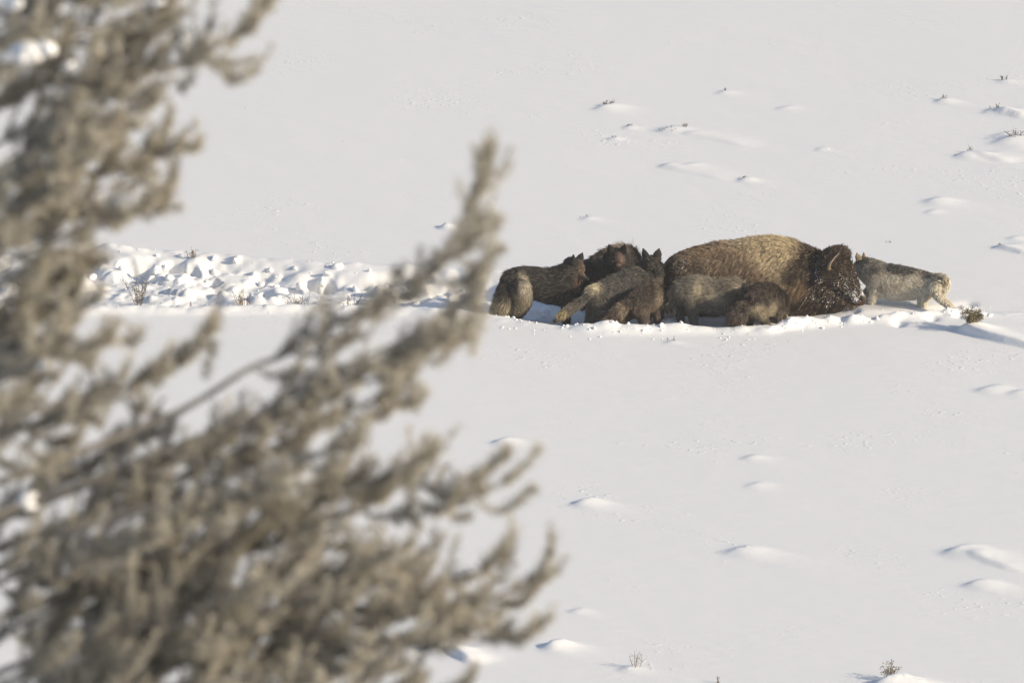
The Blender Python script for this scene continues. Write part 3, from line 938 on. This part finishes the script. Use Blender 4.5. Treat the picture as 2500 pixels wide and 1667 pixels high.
p.blob(P(2098, 622, 2.85), (.16, .4, .13), (.22, .165, .10), .9, .6)
p.snow(P(2150, 640, 2.7), (.25, .4, .10), .06)
make_wolf('pale tan wolf with dark saddle walking behind the head of the bison', ground_pt(P(2200, 700, 2.5).x, 2.5),
          [st(2274, 696, 2.26, .155, .175), st(2240, 694, 2.31, .18, .225), st(2190, 690, 2.37, .19, .265), st(2145, 684, 2.45, .19, .25)],
          [st(2145, 674, 2.47, .17, .21), st(2122, 662, 2.60, .15, .18), st(2106, 654, 2.74, .115, .13)],
          (P(2100, 648, 2.82), (-.80, .42, -.42), (0, .2, 1), 1.12),
          [st(2283, 676, 2.12, .04, .04), st(2299, 676, 2.06, .04, .04), st(2310, 688, 2.02, .042, .042), st(2307, 706, 1.99, .035, .035), st(2299, 720, 1.97, .012, .012)],
          [lp((2285, 705, 2.02, .12), (2296, 726, 1.95, .075), (2314, 744, 1.90, .05), (2332, 760, 1.86, .04)),
           lp((2262, 712, 2.22, .12), (2252, 735, 2.22, .075), (2254, 755, 2.2, .05), (2250, 764, 2.2, .045)),
           lp((2140, 705, 2.36, .09), (2132, 728, 2.36, .06), (2126, 748, 2.36, .045)), lp((2135, 700, 2.66, .085), (2108, 722, 2.72, .05), (2088, 742, 2.75, .04))],
          p, grizzle=.22, grizcol=(.66, .6, .5), tipcol=1.2, tailk=.42, furk=.65)


# powder kicked up round the legs of the pale wolf
bm = bmesh.new(); bmesh.ops.create_icosphere(bm, subdivisions=3, radius=1.0)
me = bpy.data.meshes.new('blowing_snow'); bm.to_mesh(me); bm.free()
m = bpy.data.materials.new('blowing_snow'); m.use_nodes = True
nt = m.node_tree; nt.nodes.clear()
N, L = nt.nodes.new, nt.links.new
out = N('ShaderNodeOutputMaterial'); pv = N('ShaderNodeVolumePrincipled')
pv.inputs['Color'].default_value = (.97, .96, .95, 1); pv.inputs['Anisotropy'].default_value = .3
tc = N('ShaderNodeTexCoord'); ln = N('ShaderNodeVectorMath'); ln.operation = 'LENGTH'
L(tc.outputs['Object'], ln.inputs[0])
fo = N('ShaderNodeMapRange'); fo.inputs[1].default_value = 1.0; fo.inputs[2].default_value = .2; fo.inputs[3].default_value = 0.0; fo.inputs[4].default_value = 2.2
L(ln.outputs['Value'], fo.inputs[0])
nz = N('ShaderNodeTexNoise'); nz.inputs['Scale'].default_value = 2.6; nz.inputs['Detail'].default_value = 3
L(tc.outputs['Object'], nz.inputs['Vector'])
mr = N('ShaderNodeMapRange'); mr.inputs[1].default_value = .35; mr.inputs[2].default_value = .7
L(nz.outputs['Fac'], mr.inputs[0])
mu = N('ShaderNodeMath'); mu.operation = 'MULTIPLY'
L(fo.outputs[0], mu.inputs[0]); L(mr.outputs[0], mu.inputs[1]); L(mu.outputs[0], pv.inputs['Density'])
L(pv.outputs[0], out.inputs['Volume'])
me.materials.append(m)
q = P(2195, 735, 2.05)
puff = add('blowing_snow', me, loc=(q.x, 2.05, .14), kind='stuff')
puff.scale = (.62, .22, .17)
puff['label'] = 'thin powder snow kicked up under the pale wolf'; puff['category'] = 'powder snow'

# ------------------------------------------------------------------ sagebrush
def sage(label, px, py, h, n, spread, leafy=0.0, tone=(.17, .125, .085), group='sagebrush poking out of the snow', thick=.006, sub=5):
    g = G(px, py)
    if py < 610:
        h *= .42; spread *= .75; leafy = int(leafy * .6)
    base = ground_pt(g.x, g.y)
    root = thing('sagebrush', label, 'shrub', base, group)
    r = random.Random(int(px * 7 + py))
    V, F, k = [], [], 0
    tips = []

    def stick(a, b, c, r0, r1):
        nonlocal k
        pts = catmull([a, b, c], 5)
        for i in range(4):
            p, q = pts[i], pts[i + 1]
            d = q - p; d = d / (np.linalg.norm(d) + 1e-9)
            s = np.cross(d, [.3, .8, .1]); s /= np.linalg.norm(s) + 1e-9; u = np.cross(s, d)
            ra = r0 + (r1 - r0) * i / 4; rb_ = r0 + (r1 - r0) * (i + 1) / 4
            for pp, rr in ((p, ra), (q, rb_)):
                for an in (0, 2.09, 4.19):
                    V.append(pp + rr * (math.cos(an) * s + math.sin(an) * u))
            for j in range(3):
                F.append((k + j, k + (j + 1) % 3, k + 3 + (j + 1) % 3, k + 3 + j))
            k += 6
    for i in range(n):
        an = r.uniform(0, 6.28); out = r.uniform(.2, 1) * spread
        tip = np.array([math.cos(an) * out, math.sin(an) * out, h * r.uniform(.55, 1.0)])
        a = np.array([math.cos(an) * .02, math.sin(an) * .02, -.08]); mdl = a * .5 + tip * .5 + np.array([r.gauss(0, .02), r.gauss(0, .02), -.02])
        stick(a, mdl, tip, thick, thick * .45); tips.append(tip)
        for j in range(sub):
            t = r.uniform(.3, .95); s0 = a * (1 - t) + tip * t + np.array([0, 0, -.005])
            e = s0 + np.array([r.gauss(0, .5), r.gauss(0, .5), r.uniform(.2, 1)]) * h * .30
            stick(s0, s0 * .5 + e * .5 + np.array([r.gauss(0, .01), 0, .0]), e, thick * .5, thick * .25); tips.append(e)
    add('stems', mesh_np('stems', np.array(V), np.array(F), plain('sage_stem', tone, .85, .1)), root)
    if leafy:
        LV, LF, q = [], [], 0
        for t in tips:
            for j in range(int(leafy)):
                c = t + np.array([r.gauss(0, .018), r.gauss(0, .018), r.gauss(-.005, .018)])
                d = np.array([r.gauss(0, 1), r.gauss(0, 1), r.gauss(.5, 1)]); d /= np.linalg.norm(d)
                s = np.cross(d, [r.gauss(0, 1), r.gauss(0, 1), r.gauss(0, 1)]); s /= np.linalg.norm(s) + 1e-9
                l, w = r.uniform(.015, .03), r.uniform(.004, .008)
                LV += [c - s * w, c + s * w, c + d * l + s * w * .5, c + d * l - s * w * .5]; LF.append((q, q + 1, q + 2, q + 3)); q += 4
        add('leaves', mesh_np('leaves', np.array(LV), np.array(LF), plain('sage_leaf', (.21, .175, .095), .8, .1)), root, kind='stuff')
    return root


def snow_cap(root, spots):
    for (dx, dy, dz, s) in spots:
        o = add('snow_cap', random.choice(clods), root)
        o.location = (dx, dy, dz); o.scale = (s * .85, s * .75, s * .42); o.rotation_euler = (0, 0, random.uniform(0, 6))


sage('bare sagebrush at the far left end of the churned trench', 338, 716, .42, 12, .24, 2)
sage('round twiggy brown sagebrush in the trench beside the biggest blue shadow', 592, 722, .32, 16, .20, 0, (.24, .175, .12))
sage('dense brown sagebrush in the middle of the trench', 728, 732, .34, 18, .24, 0, (.21, .15, .105))
sage('low dark broken sagebrush at the front lip of the trench', 852, 745, .30, 9, .26, 0, (.13, .095, .07))
sage('single bent dark twig in the trench left of the round bush', 465, 722, .16, 2, .06, 0, (.10, .07, .05))
sage('tiny sagebrush tip on the drift just behind the trench', 467, 633, .14, 7, .08, 1)
s8 = sage('leafy sagebrush clump loaded with snow at the right end of the scuffed track', 2374, 808, .14, 30, .27, 10, (.13, .105, .075))
s8.location.z += .03
snow_cap(s8, [(-.10, -.08, .08, .085), (.16, -.02, .09, .09), (.02, .12, .11, .08), (.26, .05, .05, .08)])
s9 = sage('sagebrush tips crowning the snow mound at the bottom edge', 2168, 1660, .22, 9, .18, 4, (.22, .18, .13), thick=.008)
sage('thin upright twigs beside faint shadow streaks near the bottom centre', 1553, 1627, .26, 5, .12, 0, (.30, .24, .17))
sage('dark sagebrush stub on the left side of the bottom-left snow mound', 1042, 1583, .26, 5, .05, 3, (.16, .14, .11))
sage('lone faint twig at the bottom edge right of the thin twigs', 1755, 1664, .10, 3, .05, 0)
sage('forked twig in the top right corner', 2450, 200, .20, 6, .10, 0, (.10, .08, .06))
sage('small dark sagebrush tip on a drift near the right edge, upper', 2428, 270, .14, 8, .12, 2, (.12, .1, .07))
sage('tiny sagebrush tip on the peak of a small upper right drift', 2305, 246, .12, 5, .06, 2, (.12, .1, .07))
sage('broad low dark sagebrush at the right edge above the pale wolf', 2478, 342, .16, 14, .26, 3, (.11, .095, .075))
sage('sagebrush tip on the pointed drift left of the low dark bush', 2366, 374, .14, 8, .07, 2, (.15, .13, .1))
sage('low dark sagebrush patch on the isolated upper middle drift', 1486, 260, .12, 12, .18, 3, (.11, .1, .085))
sage('sagebrush knob at the right end of the long upper drift', 1672, 314, .12, 7, .05, 3, (.13, .12, .1))
sage('flat twigs half buried in the long upper drift', 1630, 322, .06, 12, .26, 0, (.15, .14, .12))
sage('thin twig left of the long upper drift', 1536, 310, .11, 7, .08, 0, (.14, .13, .12))
sage('pair of dark twigs below the long upper drift', 1500, 340, .10, 4, .09, 1, (.13, .115, .1))
sage('sagebrush knob on the small drift above the hump of the bison', 1816, 437, .11, 6, .06, 3, (.15, .13, .11))
sage('faint bare twig standing high in the upper middle snow', 1768, 225, .14, 3, .07, 0, (.16, .15, .14))
sage('lying twig on the snow just below the wolves', 1640, 832, .06, 3, .16, 0, (.14, .12, .1))
sage('dark twigs lying left of the wolves\' upper drift', 1428, 532, .08, 4, .12, 1, (.13, .12, .1))
sage('low twig on the snow straight above the pale wolf', 2168, 594, .07, 4, .08, 0, (.13, .12, .1))
sage('little twig with a long fine drift at the right edge beside the pale wolf', 2438, 604, .13, 3, .07, 0, (.12, .11, .1))

# ------------------------------------------------------------------ the pine in front, out of focus
M_BARK = plain('pine_bark', (.085, .065, .05), .9, .1)
M_TWIG = plain('pine_twig', (.34, .30, .25), .9, .1)
M_NEEDLE = attr_mat('needles', .7, .2)
DT = 50.0          # distance of the tree from the camera


def T(px, py, off=0.0):
    d = ray(px, py).normalized()
    Yt = CAM.y + DT * math.cos(PITCH) + off
    return CAM + d * ((Yt - CAM.y) / d.y)


tb = T(-150, 833)
tbase = Vector((tb.x, tb.y, float(ground_z(np.array([tb.x]), np.array([tb.y]), False)[0])))
ttop = T(-150, -1400)
pine = thing('pine_tree', 'frosted out-of-focus pine filling the left foreground', 'tree', tbase)
tr_ = Rig()
lean = Vector((.03, .02, 0))
tr_.tube([(Vector((0, 0, -.3)), .16, .16), (Vector((0, 0, (ttop.z - tbase.z) * .4)), .12, .12), (Vector((0, 0, (ttop.z - tbase.z) * .75)), .07, .07), (Vector((0, 0, ttop.z - tbase.z)), .015, .015)],
         up=(1, 0, 0), n=30, seg=14)
add('trunk', mesh_np('trunk', np.concatenate(tr_.V), np.concatenate(tr_.F), M_BARK), pine)

# limbs as seen from the road: points in photo pixels and a depth offset in metres at each end
LIMBS = [
    ([(-150, 420), (100, 300), (330, 185), (490, 135), (590, 70), (690, -15)], -.10, 8, 1.0),
    ([(-150, 250), (120, 110), (330, 30), (480, -60)], .15, 10, 1.0),
    ([(-150, 120), (60, 40), (250, -40), (400, -140)], -.2, 10, 1.0),
    ([(-150, 560), (80, 470), (260, 410), (390, 370), (480, 300)], .12, 9, 1.0),
    ([(-150, 480), (50, 380), (200, 300), (330, 270), (400, 230)], -.25, 9, 1.0),
    ([(-150, 720), (60, 620), (220, 545), (340, 510), (430, 440)], -.15, 9, 1.0),
    ([(-150, 820), (40, 730), (150, 680), (240, 640)], .2, 9, 1.0),
    ([(-150, 960), (60, 850), (160, 800), (230, 720)], -.25, 9, .9),
    ([(-150, 1110), (100, 1000), (300, 945), (440, 870), (525, 770)], .1, 9, .9),
    ([(-150, 1230), (150, 1120), (400, 1020), (490, 975), (612, 898), (708, 860), (849, 770), (963, 705), (1070, 645), (1116, 560), (1155, 475), (1190, 362)], -.05, 9, 1.0),
    ([(-150, 1300), (200, 1180), (450, 1080), (650, 1000), (830, 900), (980, 830), (1090, 760), (1165, 690)], -.2, 10, 1.0),
    ([(-150, 1380), (200, 1260), (460, 1150), (680, 1060), (880, 990), (1030, 940)], .15, 10, 1.0),
    ([(-150, 1480), (200, 1340), (500, 1240), (760, 1180), (940, 1175), (1080, 1185), (1180, 1150), (1239, 1105)], -.1, 9, 1.0),
    ([(-150, 1560), (200, 1430), (520, 1330), (780, 1270), (950, 1200), (1070, 1085)], .2, 9, .9),
    ([(-150, 1700), (250, 1540), (560, 1440), (800, 1400), (960, 1425), (1100, 1425), (1180, 1390), (1228, 1328)], -.15, 9, 1.0),
    ([(-150, 1780), (250, 1620), (600, 1520), (850, 1480), (1080, 1500), (1240, 1440), (1310, 1400), (1350, 1335)], .1, 9, 1.0),
    ([(-150, 1900), (300, 1720), (650, 1610), (900, 1560), (1100, 1560), (1240, 1560), (1330, 1520)], -.2, 8, .9),
    ([(-150, 2000), (300, 1820), (700, 1700), (950, 1690), (1090, 1680), (1164, 1624)], .05, 8, .7),
    ([(-150, 1850), (150, 1700), (400, 1600), (600, 1560), (760, 1500)], .3, 10, 1.0),
    ([(-150, 1640), (100, 1500), (350, 1420), (600, 1350), (760, 1290)], .35, 10, 1.0),
    ([(-150, 1350), (80, 1200), (260, 1120), (420, 1050)], .35, 10, 1.0),
    ([(-150, 330), (60, 230), (220, 170), (330, 110), (410, 40)], .3, 9, 1.1),
    ([(-150, 640), (80, 540), (230, 470), (330, 420), (410, 330)], .3, 9, 1.1),
    ([(-150, 60), (150, -30), (350, -120)], .05, 9, 1.1),
    ([(-150, 560), (40, 500), (160, 430), (270, 330)], -.4, 9, 1.1),
    ([(-150, 1330), (300, 1150), (600, 1040), (800, 960), (960, 880), (1060, 850), (1120, 800)], .05, 9, 1.1),
    ([(-150, 1740), (200, 1580), (500, 1480), (760, 1440), (900, 1370), (1000, 1330)], -.3, 9, 1.0),
    ([(-150, 1950), (200, 1780), (500, 1660), (800, 1630), (980, 1620)], -.3, 9, 1.0),
    ([(-150, 1460), (100, 1330), (330, 1250), (560, 1190), (760, 1120), (880, 1050)], -.35, 9, 1.0),
    ([(-150, 900), (30, 800), (120, 760), (200, 690)], .1, 9, 1.1),
    ([(-150, 1000), (20, 920), (120, 880), (220, 850), (300, 780)], -.15, 9, 1.1),
    ([(-150, 860), (20, 770), (110, 700), (180, 640), (230, 600)], .3, 9, 1.1),
    ([(-150, 1140), (60, 1040), (200, 990), (340, 960)], -.3, 9, 1.0),
]
# single shoots that stand clear of the crown in the photo: limb index, base, middle, tip
SHOOTS = [(9, (1105, 585), (1170, 575), (1227, 528)), (9, (1120, 640), (1170, 645), (1222, 604)), (9, (1010, 690), (975, 680), (965, 655)), (9, (1090, 700), (1150, 690), (1190, 655)),
          (0, (500, 135), (540, 160), (635, 145)), (0, (440, 190), (440, 225), (470, 180)), (12, (1120, 1195), (1230, 1180), (1321, 1092)), (12, (1130, 1200), (1220, 1250), (1306, 1190)),
          (12, (1080, 1200), (1110, 1260), (1150, 1265)), (12, (1000, 1190), (1000, 1260), (1025, 1290)), (14, (860, 1320), (960, 1390), (1086, 1305)), (15, (1160, 1460), (1200, 1530), (1240, 1550)),
          (3, (390, 365), (420, 420), (400, 520)), (5, (380, 500), (420, 510), (440, 505)), (8, (480, 850), (520, 830), (500, 920)), (14, (1050, 1430), (1100, 1500), (1120, 1550)),
          (10, (1150, 700), (1180, 760), (1150, 860)), (10, (1050, 790), (1130, 800), (1165, 740)), (11, (950, 960), (1010, 1000), (1040, 950)), (10, (980, 840), (1060, 890), (1110, 830))]

g_t = np.random.default_rng(21)


def needles_for(name, twigs, dens, origin):
    """twigs: list of (points array, needle length, frost)"""
    R0, R1, Cc = [], [], []
    for pts, nl in twigs:
        L = np.linalg.norm(np.diff(pts, axis=0), axis=1).sum()
        n = int(L * dens)
        if n < 2:
            continue
        q = g_t.random(n) ** .9 * (len(pts) - 1.001)
        i = q.astype(int); f = (q - i)[:, None]
        p = pts[i] * (1 - f) + pts[i + 1] * f
        d = pts[i + 1] - pts[i]; d /= np.linalg.norm(d, axis=1)[:, None] + 1e-9
        rnd = g_t.normal(0, 1, (n, 3)); rnd -= d * (rnd * d).sum(1)[:, None]; rnd /= np.linalg.norm(rnd, axis=1)[:, None] + 1e-9
        an = g_t.uniform(.55, 1.0, n)[:, None]
        e = p + (d * (1.25 - an) + rnd * an + np.array([0, 0, .08])) * (nl * g_t.uniform(.7, 1.15, n))[:, None]
        R0.append(p); R1.append(e)
        shade = g_t.normal(1, .16) * g_t.normal(1, .15, n)
        fr = np.clip(g_t.normal(.66, .2, n), 0, 1)[:, None]
        green = np.array([.15, .135, .08]); frost = np.array([.62, .56, .455])
        Cc.append((green * (1 - fr) + frost * fr) * shade[:, None])
    p0 = np.concatenate(R0) - origin; p1 = np.concatenate(R1) - origin; c = np.clip(np.concatenate(Cc), .01, .8)
    K = len(p0)
    cu = bpy.data.hair_curves.new(name)
    cu.add_curves([2] * K)
    cu.attributes['position'].data.foreach_set('vector', np.stack([p0, p1], 1).astype(np.float32).ravel())
    ra = cu.attributes.get('radius') or cu.attributes.new('radius', 'FLOAT', 'POINT')
    ra.data.foreach_set('value', np.tile(np.array([.0016, .0007], np.float32), K))
    ca = cu.attributes.new('col', 'FLOAT_COLOR', 'POINT')
    cc = np.stack([c * .8, c * 1.1], 1)
    ca.data.foreach_set('color', np.concatenate([cc, np.ones((K, 2, 1))], -1).astype(np.float32).ravel())
    cu.materials.append(M_NEEDLE)
    return cu


def tube_mesh(chains, mat, name, origin):
    V, Fc, k = [], [], 0
    for pts, r0, r1 in chains:
        n = len(pts)
        tan = np.gradient(pts, axis=0); tan /= np.linalg.norm(tan, axis=1)[:, None] + 1e-9
        rad = np.linspace(r0, r1, n)
        for p, t, r in zip(pts, tan, rad):
            s = np.cross(t, [.2, .9, .3]); s /= np.linalg.norm(s) + 1e-9; u = np.cross(s, t)
            for an in np.arange(5) * 2 * np.pi / 5:
                V.append(p + r * (math.cos(an) * s + math.sin(an) * u) - origin)
        for a in range(n - 1):
            for j in range(5):
                Fc.append((k + a * 5 + j, k + a * 5 + (j + 1) % 5, k + a * 5 + 5 + (j + 1) % 5, k + a * 5 + 5 + j))
        k += n * 5
    return mesh_np(name, np.array(V), np.array(Fc), mat)


torg = np.array(tuple(tbase))
LIMIT = {9: (.28, .50), 10: (.20, .28), 11: (.24, .15), 25: (.18, .28), 8: (.28, .12), 12: (.34, .1), 28: (.30, .1)}
for li, (pts, off, wdt, dens) in enumerate(LIMBS):
    lnmax, start = LIMIT.get(li, (.40, .10))
    dens *= .95
    n = len(pts)
    line = catmull([tuple(T(x, y, off * min(1, .3 + i / max(1, n - 1)))) for i, (x, y) in enumerate(pts)], n * 6)
    seglen = np.linalg.norm(np.diff(line, axis=0), axis=1); tot = seglen.sum()
    cum = np.concatenate([[0], np.cumsum(seglen)])
    chains = [(line, .005 + .0045 * tot, .003)]
    twigs = []
    # needles on the outer part of the limb itself
    k0 = int(len(line) * .72)
    twigs.append((line[k0:], .040))
    s = start * tot
    side = 1
    while s < tot - .05:
        i = min(np.searchsorted(cum, s) - 1, len(line) - 2)
        p = line[i] + (line[i + 1] - line[i]) * ((s - cum[i]) / max(seglen[i], 1e-6))
        t = line[i + 1] - line[i]; t = t / np.linalg.norm(t)
        side = -side
        rem = (tot - s)
        ln = min(.10 + .30 * rem, lnmax) * g_t.uniform(.65, 1.15)
        # sideways mostly in depth, some up and down
        lat = np.array([0, side * g_t.uniform(.3, 1.0), g_t.normal(-.30, .3) if li in LIMIT else g_t.normal(-.12, .5)])
        d = t * .75 + lat * .8; d /= np.linalg.norm(d)
        a = p; e = p + d * ln + np.array([0, 0, .20 * ln]); m = p + d * ln * .5 + np.array([0, 0, -.05 * ln])
        sub = catmull([a, m, e], 7)
        chains.append((sub, .0045, .0022)); twigs.append((sub[1:], .038))
        for q in range(int(2 + ln * 9)):
            f = g_t.uniform(.15, .95); jx = f * 6; ii = int(jx); b = sub[ii] + (sub[min(ii + 1, 6)] - sub[ii]) * (jx - ii)
            dd = d * .55 + t * .45 + g_t.normal(0, .40, 3) + np.array([0, 0, .05]); dd /= np.linalg.norm(dd)
            l2 = ln * g_t.uniform(.32, .66)
            tw = catmull([b, b + dd * l2 * .5 + np.array([0, 0, -.012]), b + dd * l2 + np.array([0, 0, .03 + .28 * l2])], 5)
            chains.append((tw, .0028, .0016)); twigs.append((tw, g_t.uniform(.026, .042)))
        s += g_t.uniform(.045, .095) / dens
    for lidx, a, m, e in SHOOTS:
        if lidx == li:
            tw = catmull([tuple(T(a[0], a[1], off)), tuple(T(m[0], m[1], off)), tuple(T(e[0], e[1], off))], 8)
            chains.append((tw, .0035, .002)); twigs.append((tw, .040)); twigs.append((tw[3:], .042))
    br = add('branch', tube_mesh(chains, M_TWIG, 'branch', torg), pine)
    add('needles', needles_for('needles', twigs, 560, torg), br, kind='stuff')

# lumps of snow caught on the branches
M_LUMP = snow_mat('snow_on_branches', False)
for (px, py, s, off) in ((70, 128, .075, -.35), (120, 118, .045, -.35), (30, 140, .05, -.34), (168, 160, .03, -.35), (15, 470, .045, -.3), (62, 1215, .045, -.42), (75, 1235, .03, -.4), (30, 8, .04, -.3), (385, 6, .03, -.35), (110, 885, .035, -.3)):
    o = add('snow_lump', random.choice(clods), pine)
    q = T(px, py, off)
    o.location = q - tbase; o.scale = (s * 1.15, s, s * .65); o.rotation_euler = (random.uniform(-.3, .3), random.uniform(-.3, .3), random.uniform(0, 6))

# ------------------------------------------------------------------ winter haze between the road and the animals
hx0, hx1, hy0, hy1, hz0, hz1 = gx[0] - 20, gx[-1] + 20, gy[0] - 20, gy[-1] + 20, float(Z.min()) - 1.0, CAM.z + 1.5
hv = [(x, y, z) for z in (hz0, hz1) for y in (hy0, hy1) for x in (hx0, hx1)]
hm = bpy.data.materials.new('haze'); hm.use_nodes = True
hm.node_tree.nodes.clear()
ho = hm.node_tree.nodes.new('ShaderNodeOutputMaterial'); hp = hm.node_tree.nodes.new('ShaderNodeVolumePrincipled')
hp.inputs['Color'].default_value = (.96, .95, .93, 1); hp.inputs['Density'].default_value = 0.00022
hm.node_tree.links.new(hp.outputs[0], ho.inputs['Volume'])
haze = add('haze', mesh_np('haze', np.array(hv), np.array([(0, 2, 3, 1), (4, 5, 7, 6), (0, 1, 5, 4), (2, 6, 7, 3), (0, 4, 6, 2), (1, 3, 7, 5)]), hm, False), kind='stuff')
haze['label'] = 'thin pale winter haze over the whole valley'; haze['category'] = 'haze'

print('triangles', sum(len(o.data.polygons) * 2 for o in scene.objects if o.type == 'MESH'))
